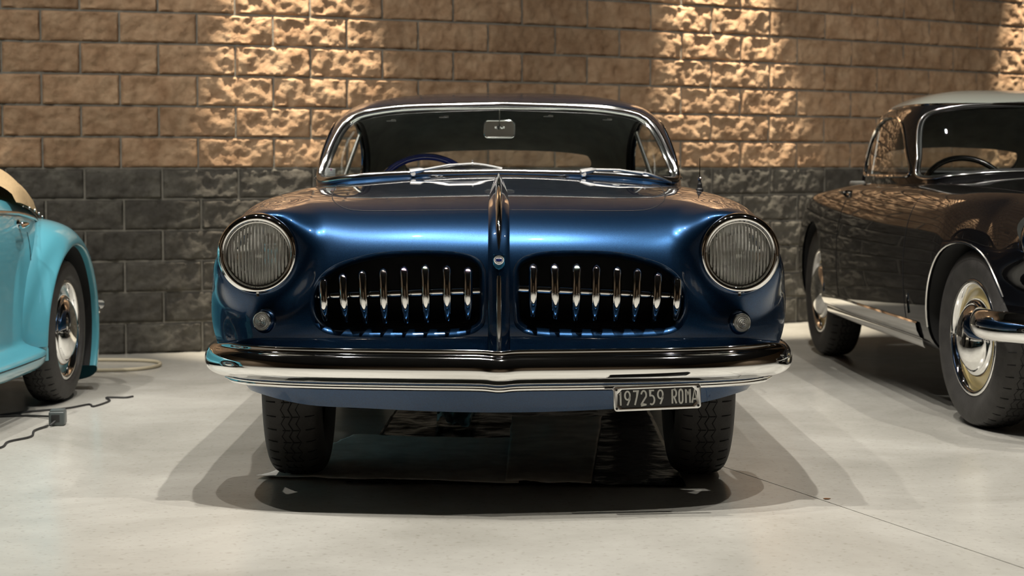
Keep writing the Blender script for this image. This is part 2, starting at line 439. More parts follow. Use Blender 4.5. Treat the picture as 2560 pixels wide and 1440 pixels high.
# ---- curved block wall: plan curve (x, y) through measured stations
CH = CAMH / 6.0
JA = [-176, 10.5, 207, 401, 592, 779, 958, 1134, 1305, 1467, 1624.5, 1774, 1918, 2057, 2187.5, 2316, 2435, 2548, 2658]
def wall_curve():
    x = np.linspace(-1700, 3500, 480)
    hx = np.array([0, 800, 1039, 1303, 1535, 1660, 1920, 2057, 2187, 2370, 2546.]); hh = np.array([77.7, 75.6, 73.6, 71.4, 69.2, 68, 65.8, 63.6, 61.8, 60, 57.4])
    c1 = np.polyfit(hx, hh, 1); cq = np.polyfit(hx, hh, 2); c = np.r_[0, c1] * 0.4 + cq * 0.6
    Y = FPX * CH / np.polyval(c, x); X = (x - 1280) / FPX * Y
    s = np.r_[0, np.cumsum(np.hypot(np.diff(X), np.diff(Y)))]
    return X, Y, s, x
WX, WY, WS, WPX = wall_curve()
SJ = np.interp(JA, WPX, WS)                      # arc positions of the joints
# continue the bond beyond the measured joints
lw, rw = 0.385, 0.49
SJ = list(SJ)
while SJ[0] > WS[0] + lw: SJ.insert(0, SJ[0] - lw)
while SJ[-1] < WS[-1] - 0.6: SJ.append(SJ[-1] + rw)
SJ = np.array(SJ); SB = (SJ[:-1] + SJ[1:]) / 2
def wpos(s): return np.interp(s, WS, WX), np.interp(s, WS, WY)

def wall_back():
    n = len(WX); V, F = [], []
    off = 0.0025
    tx = np.gradient(WX); ty = np.gradient(WY); L = np.hypot(tx, ty); nx, ny = ty / L, -tx / L      # towards the room
    for z in (0.0, RH):
        for i in range(n): V.append((WX[i] - nx[i] * off, WY[i] - ny[i] * off, z))
    for z in (RH, 0.0):
        for i in range(n): V.append((WX[i] - nx[i] * 0.25, WY[i] - ny[i] * 0.25, z))
    for r in range(3):
        for i in range(n - 1): F.append((r * n + i, r * n + i + 1, (r + 1) * n + i + 1, (r + 1) * n + i))
    o = mobj('wall_back', V, F, M['mortar'], smooth=True); fixn(o)
    o['kind'] = 'structure'; o['label'] = 'curved split face block wall, tan courses over charcoal courses'
    return o
wall = wall_back()

def block_mesh(k, matl, W=0.40, H=CH, rough=1.0, nx=40, nz=16):
    g = 0.0048; hw, hh = W / 2 - g, H / 2 - g
    V, F = [], []
    sx, sz = k * 3.7, k * 5.1
    for j in range(nz + 1):
        for i in range(nx + 1):
            x = -hw + 2 * hw * i / nx; z = -hh + 2 * hh * j / nz
            e = min(hw - abs(x), hh - abs(z)); w = min(1.0, e / 0.010); w = w * w * (3 - 2 * w)
            p = Vector((x * 13 + sx, z * 13 + sz, k)); a = noise.fractal(p, 0.85, 2.1, 5)
            rdg = noise.ridged_multi_fractal(Vector((x * 21 + sx, z * 24 + sz, k * 2.2)), 0.9, 2.2, 4, 0.9, 1.9)
            d = 0.0035 + (0.0105 + 0.0135 * a * rough + 0.0060 * (rdg - 1.0) * rough) * w
            if i in (0, nx) or j in (0, nz): d = 0.0
            V.append((x, -max(d, 0.0 if (i in (0, nx) or j in (0, nz)) else 0.001), z))
    F = grid_faces(nz + 1, nx + 1)
    me = bpy.data.meshes.new('block'); n0 = len(V)
    ring = [i for i in range(nx + 1)] + [(j) * (nx + 1) + nx for j in range(1, nz + 1)] + [nz * (nx + 1) + i for i in range(nx - 1, -1, -1)] + [j * (nx + 1) for j in range(nz - 1, 0, -1)]
    for r in ring: V.append((V[r][0], 0.03, V[r][2]))
    m = len(ring)
    for a in range(m):
        b = (a + 1) % m; F.append((ring[a], n0 + a, n0 + b, ring[b]))
    me.from_pydata(V, [], F); me.update(); me.polygons.foreach_set('use_smooth', [True] * len(me.polygons))
    try: me.set_sharp_from_angle(angle=math.radians(60))
    except Exception: pass
    me.materials.append(matl); return me
NV = 9
tan_m = [block_mesh(k + 1, M['tan']) for k in range(NV)]
char_m = [block_mesh(k + 31, M['char'], rough=0.9) for k in range(NV)]
plainT = block_mesh(90, M['tan'], nx=10, nz=4); plainC = block_mesh(91, M['char'], nx=10, nz=4)

def lay_blocks():
    s_lo, s_hi = np.interp([-190, 2660], WPX, WS)
    restV, restF = {'tan': [], 'char': []}, {'tan': [], 'char': []}
    count = 0
    for row in range(26):
        J = SB if row % 2 == 0 else SJ
        # the charcoal courses are offset a little from the tan ones
        J = J + (0.012 if row < 6 else 0.0)
        z = (row + 0.5) * CH
        dark = row < 6
        for a, b in zip(J[:-1], J[1:]):
            xa, ya = wpos(a); xb, yb = wpos(b); cx, cy = (xa + xb) / 2, (ya + yb) / 2
            L = math.hypot(xb - xa, yb - ya); ang = math.atan2(yb - ya, xb - xa)
            px = (cx / cy) * FPX + 1280
            vis = (b > s_lo and a < s_hi) and row < 14
            me = random.choice(char_m if dark else tan_m)
            jit = random.uniform(-0.002, 0.002)
            loc = (cx + math.sin(ang) * jit, cy - math.cos(ang) * jit, z)
            if vis:
                o = bpy.data.objects.new('block', me); COL.objects.link(o); o.parent = wall
                o.location = loc
                fl = random.random() < 0.5
                o.rotation_euler = (0, (math.pi if fl else 0), ang) if False else (0, 0, ang)
                o.scale = (L / 0.40, 1, 1)
                count += 1
            else:
                key = 'char' if dark else 'tan'; base = plainC if dark else plainT
                n0 = len(restV[key]); ca, sa = math.cos(ang), math.sin(ang)
                for v in base.vertices:
                    x = v.co.x * L / 0.40; restV[key].append((loc[0] + x * ca - v.co.y * sa, loc[1] + x * sa + v.co.y * ca, loc[2] + v.co.z))
                restF[key] += [tuple(i + n0 for i in p.vertices) for p in base.polygons]
    for key in restV:
        o = mobj('block_courses', restV[key], restF[key], M[key], wall); o['kind'] = 'stuff'
    return count
NBLOCK = lay_blocks(); print('blocks', NBLOCK)

def room():
    def quad(name, V, m, label):
        o = mobj(name, V, [(0, 1, 2, 3)], m, smooth=False); o['kind'] = 'structure'; o['label'] = label; return o
    quad('ceiling', [(RX0, RY0, RH), (RX0, RY1, RH), (RX1, RY1, RH), (RX1, RY0, RH)], M['ceil'], 'black painted ceiling high above the cars')
    quad('wall_left', [(RX0, RY0, 0), (RX0, RY1, 0), (RX0, RY1, RH), (RX0, RY0, RH)], M['plain'], 'plain brown wall at the left end of the hall')
    quad('wall_right', [(RX1, RY0, 0), (RX1, RY0, RH), (RX1, RY1, RH), (RX1, RY1, 0)], M['plain'], 'plain brown wall at the right end of the hall')
    quad('wall_front', [(RX0, RY0, 0), (RX0, RY0, RH), (RX1, RY0, RH), (RX1, RY0, 0)], M['plain'], 'plain brown wall facing the parked cars')
room()

# ================================================================== PONTOON COUPES (navy car and black car share the body construction)
STD = [(.815, .80), (.858, .68), (.868, .53), (.860, .40), (.838, .30), (.790, .245)]
def body_net():
    T, S = [], []
    def row(y, z, x, side, ys=None):
        z = z if hasattr(z, '__len__') else [z] * 5
        y5 = y if hasattr(y, '__len__') else [y] * 5
        T.append([(x[i], y5[i], z[i]) for i in range(5)])
        yy = y5[4] if ys is None else ys
        S.append([(a, yy, b) for a, b in side])
    sc_ = lambda k: [(a * k, b) for a, b in STD]
    row(3.28, .42, (0, .2, .38, .5, .58), [(.62, .41), (.63, .40), (.63, .38), (.62, .35), (.6, .31), (.56, .28)], 3.26)
    row(3.37, .62, (0, .2, .39, .53, .62), [(.66, .60), (.68, .55), (.69, .48), (.67, .40), (.64, .33), (.6, .28)], 3.32)
    row(3.22, .79, (0, .21, .41, .55, .65), [(.73, .72), (.77, .62), (.785, .5), (.775, .4), (.755, .3), (.7, .25)], 3.1)
    row(2.85, (.875, .87, .86, .85, .82), (0, .22, .43, .57, .68), sc_(.94))
    row(2.3, (.90, .895, .885, .875, .855), (0, .22, .44, .59, .72), sc_(.98))
    row(1.6, (.915, .91, .90, .885, .865), (0, .22, .44, .60, .735), sc_(1))
    row(.95, (.923, .918, .905, .89, .872), (0, .22, .43, .585, .73), sc_(1))
    row(.5, (.903, .899, .891, .884, .866), (0, .22, .43, .58, .725), sc_(1))
    row(.15, (.885, .882, .876, .873, .860), (0, .22, .43, .575, .72), sc_(1))
    row(-.15, (.862, .860, .857, .860, .848), (0, .22, .43, .57, .712), [(.805, .785), (.852, .67), (.864, .53), (.857, .41), (.83, .32), (.785, .27)])
    row(-.33, (.832, .830, .828, .832, .822), (0, .22, .43, .565, .708), [(.797, .750), (.845, .640), (.855, .52), (.845, .42), (.810, .34), (.755, .285)], -.27)
    Fr = [[(0, -.540, .725), (.22, -.540, .725), (.42, -.532, .722), (.565, -.505, .715), (.780, -.420, .705)],
          [(0, -.585, .635), (.22, -.585, .635), (.42, -.577, .632), (.585, -.545, .625), (.816, -.405, .610)],
          [(0, -.603, .530), (.22, -.602, .530), (.42, -.592, .530), (.600, -.555, .525), (.824, -.410, .510)],
          [(0, -.600, .435), (.22, -.599, .435), (.42, -.589, .435), (.600, -.552, .435), (.812, -.415, .425)],
          [(0, -.590, .345), (.22, -.588, .348), (.42, -.577, .350), (.590, -.545, .352), (.775, -.415, .358)],
          [(0, -.566, .252), (.22, -.563, .256), (.42, -.551, .265), (.580, -.518, .272), (.735, -.402, .298)]]
    row((-.455, -.455, -.45, -.45, -.44), (.79, .79, .786, .785, .775), (0, .22, .42, .56, .725), [(0, 0)] * 6)
    S[-1] = [Fr[j][4] for j in range(6)]
    return T, S, Fr

def body_surface(level):
    T, S, Fr = body_net(); R = len(T); idx = {}; P = []; faces = []
    def vid(key, p, side):
        k = (key, side if abs(p[0]) > 1e-9 else 1)
        if k not in idx:
            idx[k] = len(P); P.append((p[0] * side, p[1], p[2]))
        return idx[k]
    for sd in (1, -1):
        t = lambda r, i: vid(('T', r, i), T[r][i], sd)
        def s(r, j):
            if j < 0: return t(r, 4)
            if r == R - 1: return vid(('F', j, 4), Fr[j][4], sd)
            return vid(('S', r, j), S[r][j], sd)
        def fr(j, i): return t(R - 1, i) if j < 0 else vid(('F', j, i), Fr[j][i], sd)
        q = []
        for r in range(R - 1):
            for i in range(4): q.append((t(r, i), t(r, i + 1), t(r + 1, i + 1), t(r + 1, i)))
            for j in range(-1, 5): q.append((s(r, j), s(r, j + 1), s(r + 1, j + 1), s(r + 1, j)))
        for j in range(-1, 5):
            for i in range(4): q.append((fr(j, i), fr(j, i + 1), fr(j + 1, i + 1), fr(j + 1, i)))
        faces += [f[::-1] if sd > 0 else f for f in q]
    V, Q = fit_subdiv(P, faces, level, 3, 0.8)
    Tn = quads2tris(Q); Nn = vnormals(V, Tn)
    if Nn[np.argmax(V[:, 2])][2] < 0: Tn = Tn[:, ::-1]
    return V, Tn

HLX, HLZ, HLY = .692, .704, -.505
def smoothstep(a, b, x):
    t = np.clip((x - a) / (b - a), 0, 1); return t * t * (3 - 2 * t)

def px2(px, py, Y):
    """photo pixel to car coordinates at a chosen world depth (for measuring outlines only)"""
    return (px - 1245) / FPX * Y, CAMH + Y * math.tan(math.atan((720 - py) / FPX) - math.atan(299.5 / FPX))

GR = [(1212, 700), (1208, 668), (1190, 645), (1150, 632), (1090, 627), (1010, 627), (940, 632), (880, 645), (830, 663), (795, 690), (775, 725), (770, 765),
      (779, 803), (804, 828), (850, 838), (950, 841), (1080, 841), (1160, 836), (1195, 822), (1210, 795)]
GR = [(-px2(a, b, 5.235)[0], px2(a, b, 5.235)[1]) for a, b in GR]
GR = cr(GR, 5, True)

GH = [(.84, .722, .905, 3.12), (.90, .718, .955, 3.02), (.95, .715, 1.03, 2.92), (1.0, .708, 1.11, 2.82), (1.06, .69, 1.205, 2.70), (1.12, .662, 1.30, 2.58),
      (1.17, .622, 1.385, 2.47), (1.205, .565, 1.47, 2.38), (1.235, .45, 1.62, 2.28), (1.255, .30, 1.79, 2.18), (1.264, .14, 1.93, 2.10), (1.266, .004, 2.028, 2.036)]
def greenhouse_surface(nq=46, nr=7):
    K = cr(GH, nr); rings = []
    def sup(n, w, l, sgn):
        ph = np.linspace(0, math.pi / 2, 3000); x = w * np.cos(ph) ** (2 / n); y = l * np.sin(ph) ** (2 / n)
        d = np.r_[0, np.cumsum(np.hypot(np.diff(x), np.diff(y)))]; t = np.linspace(0, d[-1], nq + 1)
        return np.interp(t, d, x), np.interp(t, d, y)
    for z, w_, yf, yr in K:
        yc = yf + 0.5 * (yr - yf); w_ = max(w_, .002)
        xf, yfq = sup(5.5, w_, yc - yf, 1); xr, yrq = sup(3.4, w_, yr - yc, 1)
        X = np.r_[xf[:-1], -xf[::-1][:-1], -xr[:-1], xr[::-1][:-1]]
        Y = np.r_[yc - yfq[:-1], yc - yfq[::-1][:-1], yc + yrq[:-1], yc + yrq[::-1][:-1]]
        X = X * (1 - .34 * np.clip((Y - 1.5) / 1.5, 0, 1.2) ** 1.6)
        rings.append(np.stack([X, Y, np.full_like(X, z)], 1))
    n = len(rings[0]); V = np.vstack(rings); F = grid_faces(len(rings), n, True)
    Tn = quads2tris(F); top = len(V); V = np.vstack([V, [[0, 2.032, GH[-1][0] + .0003]]])
    cap = np.array([((len(rings) - 1) * n + k, (len(rings) - 1) * n + (k + 1) % n, top) for k in range(n)])
    Tn = np.vstack([Tn, cap]); N = vnormals(V, Tn)
    if N[top][2] < 0: Tn = Tn[:, ::-1]; N = -N
    return V, N, Tn

def closed_sym(h):
    h = list(h); return h + [(-x, z) for x, z in h[::-1] if x > 1e-6]
WSH = closed_sym(cr([(0, .934), (.35, .927), (.56, .912), (.640, .902), (.672, .908), (.676, .930), (.656, .985), (.634, 1.05), (.608, 1.105), (.572, 1.143), (.51, 1.165), (.35, 1.186), (0, 1.1975)], 5))
RWH = closed_sym(cr([(0, .925), (.36, .925), (.425, .94), (.440, .975), (.428, 1.012), (.395, 1.030), (.25, 1.047), (0, 1.055)], 5))
SWH = cr([(1.23, .918), (1.30, .975), (1.42, 1.065), (1.52, 1.118), (1.66, 1.146), (1.85, 1.152), (2.05, 1.135), (2.22, 1.085), (2.34, 1.01), (2.385, .93), (2.36, .915), (1.8, .912), (1.4, .912)], 4, True)

def flange(loop, steps, c2=None, plane=(0, 2)):
    """return strip that starts on a cut edge: steps of (towards the outline's centre, along +y)"""
    L = np.array(loop); n = len(L)
    d = np.roll(L, -1, 0) - np.roll(L, 1, 0); nn = np.stack([-d[:, plane[1]], d[:, plane[0]]], 1); nn /= np.linalg.norm(nn, axis=1, keepdims=True) + 1e-9
    ctr = L[:, list(plane)].mean(0); 
    if ((ctr - L[:, list(plane)]) * nn).sum() < 0: nn = -nn
    ax = [k for k in range(3) if k not in plane][0]
    for _ in range(6): nn = (np.roll(nn, 1, 0) + nn * 2 + np.roll(nn, -1, 0)) / 4
    V = [L]
    for i, b in steps:
        q = L.copy(); q[:, plane[0]] += nn[:, 0] * i; q[:, plane[1]] += nn[:, 1] * i
        q[:, ax] = q[:, ax] + b if not callable(b) else b(q)
        V.append(q)
    return np.vstack(V), grid_faces(len(V), n, True)

def wheel(parent, x, y, R, side, tw=.165, rimr=.205, disc='dark', cap='chrome', ring=True, name='wheel', groove=True):
    """tyre, rim, disc and hub cap; the axle runs along x; side=+1 faces +x"""
    wv = empty(name, (x, y, R)); wv.parent = parent
    h = tw / 2; s = side
    prof = [(rimr, -h * .75), (rimr + .012, -h * .86), (R - .075, -h * 1.06), (R - .05, -h * 1.07), (R - .028, -h * 1.0), (R - .012, -h * .86), (R - .004, -h * .6), (R, -h * .3), (R + .001, 0)]
    prof = prof + [(r, -a) for r, a in prof[::-1][1:]]
    prof = [tuple(p) for p in cr(prof, 3)]
    fixn(mobj('tyre', *lathe(prof, 72), M['rubber'], wv))
    if groove:
        G = []
        ns = 44
        for off in (-.022, 0, .022):
            pts = []
            for k in range(ns * 2):
                a = math.pi * k / ns; dx = off * h / .0825 + (.006 if k % 2 else -.006)
                rr = R + .0005 - .02 * (abs(dx) / h) ** 2
                pts.append((dx, rr * math.cos(a), rr * math.sin(a)))
            G.append(tube(pts, .0027, 4, True))
        for k in range(ns):
            a = 2 * math.pi * (k + .5) / ns
            for x0, x1 in ((-.85, -.52), (.52, .85), (-.30, -.02), (.02, .30)):
                pts = []
                for t in np.linspace(0, 1, 3):
                    dx = (x0 + (x1 - x0) * t) * h
                    u = abs(dx) / h; rr = R + .0006 - (.004 * (u / .6) ** 2 if u < .6 else .004 + .010 * ((u - .6) / .26) ** 1.5)
                    pts.append((dx, rr * math.cos(a), rr * math.sin(a)))
                G.append(tube(pts, .0024, 4))
        o = mobj('tread_groove', *join(*G), M['groove'], wv, smooth=False); o['kind'] = 'stuff'
    rim = [(rimr - .002, s * h * .70), (rimr + .010, s * h * .82), (rimr + .008, s * h * .90), (rimr - .006, s * h * .88), (rimr - .013, s * h * .70), (rimr - .016, s * h * .56)]
    fixn(mobj('rim', *lathe([tuple(p) for p in cr(rim, 4)], 56), M['chrome' if ring else disc], wv))
    dsc = [(rimr - .012, s * h * .58), (rimr - .028, s * h * .50), (rimr - .06, s * h * .58), (rimr - .09, s * h * .54), (.03, s * h * .40), (.0005, s * h * .40)]
    fixn(mobj('wheel_disc', *lathe([tuple(p) for p in cr(dsc, 4)], 40), M[disc], wv))
    hc = [(.142, s * h * .52), (.146, s * h * .66), (.140, s * h * .80), (.132, s * h * .84), (.126, s * h * .86), (.118, s * h * 1.0), (.09, s * h * 1.20), (.05, s * h * 1.33), (.0005, s * h * 1.37)]
    fixn(mobj('hub_cap', *lathe([tuple(p) for p in cr(hc, 4)], 48), M[cap], wv))
    hub = [(.0005, -s * h * .95), (.10, -s * h * .95), (.125, -s * h * .85), (.125, s * h * .2), (.0005, s * h * .2)]
    fixn(mobj('brake_drum', *lathe(hub, 32), M['iron'], wv))
    return wv

def sweep_bumper(path, prof_mid, prof_end, blend0, blend1, capend=.05):
    """path points run from one end to the other; profiles are (outward, up)"""
    P = cr(path, 8); n = len(P); d = np.r_[0, np.cumsum(np.linalg.norm(np.diff(P, axis=0), axis=1))]; L = d[-1]
    pm, pe = cr(prof_mid, 3), cr(prof_end, 3); V = []
    for i in range(n):
        t = P[min(i + 1, n - 1)] - P[max(i - 1, 0)]; t /= np.linalg.norm(t)
        out = np.array([t[1], -t[0], 0]); out /= np.linalg.norm(out)
        e = min(d[i], L - d[i]); b = 1 - float(smoothstep(blend0, blend1, np.array(e)))
        k = math.sqrt(max(0.0, 1 - max(0.0, 1 - e / capend) ** 2)) * .98 + .02
        pr = pm * (1 - b) + pe * b
        V += [tuple(P[i] + out * (a * (k if a > 0 else 1)) + np.array([0, 0, z * k])) for a, z in pr]
    m = len(pm); F = grid_faces(n, m, False)
    F += [tuple(range(m)), tuple((n - 1) * m + k for k in range(m))[::-1]]
    return V, F

def chrome_strip(name, pts, hw, hgt, m, parent, nrm):
    """half round moulding along pts; nrm gives the outward direction at each point"""
    P = [np.array(p, float) for p in pts]; n = len(P); V = []
    hw = hw if hasattr(hw, '__len__') else [hw] * n; hgt = hgt if hasattr(hgt, '__len__') else [hgt] * n
    for i in range(n):
        t = P[min(i + 1, n - 1)] - P[max(i - 1, 0)]; t /= np.linalg.norm(t) + 1e-12
        o = np.array(nrm[i], float); o -= t * (o @ t); o /= np.linalg.norm(o); s = np.cross(t, o)
        for a in np.linspace(0, math.pi, 9): V.append(tuple(P[i] + s * math.cos(a) * hw[i] + o * math.sin(a) * hgt[i] - o * .002))
    F = grid_faces(n, 9); F += [tuple(range(9)), tuple((n - 1) * 9 + k for k in range(9))[::-1]]
    o = mobj(name, V, F, m, parent); return fixn(o)

def build_coupe(name, label, loc, rz, pm, main, level, kx=1.0, taper=0.0, kg=1.0, kz=1.0):
    root = empty(name, loc, rz); tag(root, label, 'car')
    V, T = body_surface(level)
    HLX = .692 * kx * (1 - taper)
    V[:, 0] *= kx * (1 - taper * (1 - smoothstep(-.52, .15, V[:, 1])))
    # nacelle: the skin is drawn out around each headlamp
    r = np.hypot(np.abs(V[:, 0]) - HLX, V[:, 2] - HLZ)
    wgt = (1 - smoothstep(.117, .205, r)) * (1 - smoothstep(-.40, -.20, V[:, 1]))
    V[:, 1] = V[:, 1] * (1 - wgt) + (HLY + .05 * np.clip(np.abs(V[:, 0]) - HLX, -.1, .2)) * wgt
    N = vnormals(V, T)
    bvh = BVHTree.FromPolygons([tuple(v) for v in V], [tuple(int(i) for i in t) for t in T])
    def drop(x, y):
        h = bvh.ray_cast(Vector((x, y, 3)), Vector((0, 0, -1))); return h[0], h[1]
    def front(x, z):
        h = bvh.ray_cast(Vector((x, -3, z)), Vector((0, 1, 0))); return h[0], h[1]
    def side(y, z, sg):
        h = bvh.ray_cast(Vector((sg * 3, y, z)), Vector((-sg, 0, 0))); return h[0], h[1]
    # trims: headlamp holes, grille mouths, wheel arches, cabin
    AR, AY, AZ = .347, -.075, .33
    fl = []
    far = np.full(len(V), 9.0)
    g = np.where(V[:, 1] < -.22, r_ := np.hypot(np.abs(V[:, 0]) - HLX, V[:, 2] - HLZ) - .1125, 9.0)
    V1, N1, T1, L = trim(V, N, T, g); fl += [('hl', l) for l in L]
    if main:
        for sg in (1, -1):
            p2 = GR * np.array([sg, 1]) + np.array([.0015, 0]); s_ = sdf(p2, V1[:, [0, 2]]); g = np.where(V1[:, 1] < -.40, s_, 9.0)
            V1, N1, T1, L = trim(V1, N1, T1, g); fl += [('gr', l) for l in L]
    for ay, rad in ((AY + .02, AR), (2.55, .352)):
        g = np.hypot(V1[:, 1] - ay, V1[:, 2] - AZ) - rad
        g = np.where(np.abs(V1[:, 0]) > .55, g, 9.0)
        V1, N1, T1, L = trim(V1, N1, T1, g); fl += [('ar', l) for l in L]
    cab = []
    for a in np.linspace(0, 2 * math.pi, 90, endpoint=False):
        c_, s_ = math.cos(a), math.sin(a); y_ = 1.98 + 1.0 * math.copysign(abs(s_) ** .45, s_); x_ = .685 * kx * math.copysign(abs(c_) ** .45, c_)
        cab.append((x_ * (1 - .34 * min(max((y_ - 1.5) / 1.5, 0), 1.2) ** 1.6), y_ + .02))
    g = np.where(V1[:, 2] > .80, sdf(cab, V1[:, :2]), 9.0)
    V1, N1, T1, L = trim(V1, N1, T1, g)
    body = mobj('body_shell', V1, T1, pm, root, normals=N1)
    for kind, l in fl:
        if kind == 'gr':
            l = smooth_loop(resample(l, 120), 1)
            Vf, Ff = flange(l, [(.003, .0015), (.009, .006), (.015, .016), (.0195, .034), (.023, .070)])
            fixn(mobj('grille_lip', Vf, Ff, pm, body))
            e = Vf[-120:]; b = e.copy(); b[:, 1] = -.36
            Vr = np.vstack([e, b]); Fr_ = grid_faces(2, 120, True) + [tuple(range(120, 240))]
            mobj('grille_shade_box', Vr, Fr_, M['dark'], body, smooth=False)  # added black lining; the shade inside the mouth is put into its colour
        elif kind == 'hl':
            l = resample(l, 72); Vf, Ff = flange(l, [(.0, .004), (.004, .02), (.006, .05)])
            fixn(mobj('headlamp_seat', Vf, Ff, pm, body))
        elif kind == 'ar' and len(l) > 20:
            Lr = resample(l, 60, False); sg = 1 if Lr[:, 0].mean() > 0 else -1
            Vs = [Lr]
            for dx, dr in ((.004, .003), (.012, .006), (.16, .006), (.36, .0)):
                q = Lr.copy(); q[:, 0] -= sg * dx; Vs.append(q)
            fixn(mobj('wheel_arch_liner', np.vstack(Vs[1:]), grid_faces(4, 60), M['dark'], body))
            fixn(mobj('arch_edge', np.vstack(Vs[:3]), grid_faces(3, 60), pm, body))
    # floor pan
    mobj('floor_pan', *join(box((0, 1.4, .245), (.94, 3.2, .05), .01), box((0, 1.6, .27), (1.5 * kx, 1.3, .06), .01), box((0, -.40, .42), (.9, .06, .16), .01)), M['dark'], root, smooth=False)
    # ---- greenhouse
    GV, GN, GT = greenhouse_surface(); kx_b = kx; kx = kx * kg; GV[:, 0] *= kx; GV[:, 2] = .9 + (GV[:, 2] - .9) * kz; GN = vnormals(GV, GT)
    sc2 = lambda P_, a: np.stack([np.array(P_)[:, 0] * a, .9 + (np.array(P_)[:, 1] - .9) * kz], 1)
    def gws(A): return np.where(A[:, 1] < 1.62, sdf(sc2(WSH, kx), A[:, [0, 2]]), 9.0)
    def grw(A): return np.where(A[:, 1] > 2.3, sdf(sc2(RWH, kx), A[:, [0, 2]]), 9.0)
    def gsw(A): return np.where(np.abs(A[:, 0]) > .42 * kx, sdf(sc2(SWH, 1), A[:, [1, 2]]), 9.0)
    def gall(A): return np.minimum(np.minimum(gws(A), grw(A)), gsw(A))
    v1, n1, t1, l1 = trim(GV, GN, GT, gws(GV)); v2, n2, t2, l2 = trim(v1, n1, t1, grw(v1)); v3, n3, t3, l3 = trim(v2, n2, t2, gsw(v2))
    if main: mobj('roof_shell', v3, t3, pm, root, normals=n3)
    else:
        zl = np.interp(v3[:, 1], [0.9, 1.35, 1.9, 2.1, 2.3, 2.5, 2.7, 3.0], [1.19, 1.193, 1.185, 1.165, 1.11, 1.03, .95, .88]); zl = .9 + (zl - .9) * kz
        gg = v3[:, 2] - zl
        a_, b_, c_, ll = trim(v3, n3, t3, gg); mobj('roof_panel', a_, c_, M['grey_roof'], root, normals=b_)
        for l in ll[:1]: mobj('roof_drip_moulding', *tube(resample(l, 160), .006, 6, True), M['chrome'], root)
        a_, b_, c_, ll = trim(v3, n3, t3, -gg); mobj('roof_pillars', a_, c_, pm, root, normals=b_)
    # lining inside
    Vi = GV - GN * .028; m = (GV[:, 2] > .86); gi = np.minimum(gall(GV) - .004, GV[:, 2] - .875)
    a_, b_, c_, ll = trim(Vi, -GN, GT[:, ::-1], gi); mobj('headlining', a_, c_, M['lining'], root, normals=b_)
    # reveal between skin and lining round each window
    wl = sorted(l1, key=len)[-1]; wl = smooth_loop(resample(wl, 200), 2); rl = smooth_loop(resample(sorted(l2, key=len)[-1], 120), 2)
    cN = np.array([0, -.9, .4])
    def glass(nm, g, par=root, off=.006):
        a_, b_, c_, ll = trim(GV - GN * off, GN, GT, -g); return mobj(nm, a_, c_, M['glass'], par, normals=b_)
    ws = glass('windshield', gws(GV)); glass('rear_window', grw(GV))
    for sg in (1, -1): glass('side_window', np.where(GV[:, 0] * sg > 0, gsw(GV), 9.0))
    fr_m = M['trim']
    mobj('windshield_frame', *tube(wl, .0155 if main else .006, 12, True), fr_m, ws)
    ctr = wl.mean(0); inn = wl + (ctr - wl) / np.linalg.norm(ctr - wl, axis=1, keepdims=True) * .018 + np.array([0, .006, 0])
    mobj('windshield_inner_bead', *tube(inn, .006, 8, True), M['trim'] if main else M['seal'], ws)
    inn2 = wl + (ctr - wl) / np.linalg.norm(ctr - wl, axis=1, keepdims=True) * .012 + np.array([0, .022, 0])
    mobj('windshield_seal', *tube(inn2, .011, 8, True), M['seal'], ws)
    mobj('rear_window_seal', *tube(rl, .010, 8, True), M['seal'], root)
    for l in l3:
        if len(l) > 20:
            l = smooth_loop(resample(l, 110), 2); sg = 1 if l[:, 0].mean() > 0 else -1
            mobj('side_window_frame', *tube(l, .007 if main else .008, 8, True), M['chrome'], root)
            li = l.copy(); li[:, 0] -= sg * .024; mobj('side_window_seal', *tube(li, .011, 8, True), M['seal'], root)
    gb = BVHTree.FromPolygons([tuple(v) for v in GV], [tuple(int(i) for i in t) for t in GT])
    def gside(y, z, sg): return gb.ray_cast(Vector((sg * 3, y, z)), Vector((-sg, 0, 0)))[0]
    def gfront(x, z): return gb.ray_cast(Vector((x, -3, z)), Vector((0, 1, 0)))[0]
    for sg in (1, -1):
        a, b = gside(2.06, .90, sg), gside(2.15, .9 + .235 * kz, sg)
        a.x -= sg * .008; b.x -= sg * .008
        mobj('window_divider', *tube([a, b], .009, 8), M['steel'], root)
    # dashboard, seats, steering wheel
    mobj('dashboard', *box((0, 1.30, .845), (1.22 * kx, .34, .09), .03, 3), M['lining'], root)
    for sx in (-.33, .33): mobj('seat_back', *box((sx, 2.02, .66), (.56, .14, .44), .05, 3), M['lining'], root)
    mobj('cabin_floor', *box((0, 1.9, .30), (1.30 * kx, 1.8, .04), .01), M['dark'], root)
    mobj('parcel_shelf', *box((0, 2.62, .868), (.95, .5, .03), .01), M['lining'], root)
    st = empty('steering_wheel', (-.29 * kx, 1.52, .815)); st.parent = root; st.rotation_euler = (math.radians(62), 0, 0)
    wm = M['bluewheel'] if main else M['blackwheel']
    ring = [(.205 * math.cos(a), .205 * math.sin(a), 0) for a in np.linspace(0, 2 * math.pi, 64, endpoint=False)]
    mobj('rim', *tube(ring, .0135, 12, True), wm, st)
    for a in (0, math.pi, -math.pi / 2): mobj('spoke', *tube([(0, 0, -.02), (.19 * math.cos(a), .19 * math.sin(a), 0)], .007, 8), wm, st)
    mobj('horn_boss', *lathe([(.0005, .012), (.03, .01), (.038, 0), (.036, -.03), (.02, -.12)], 24, 'z'), wm, st)
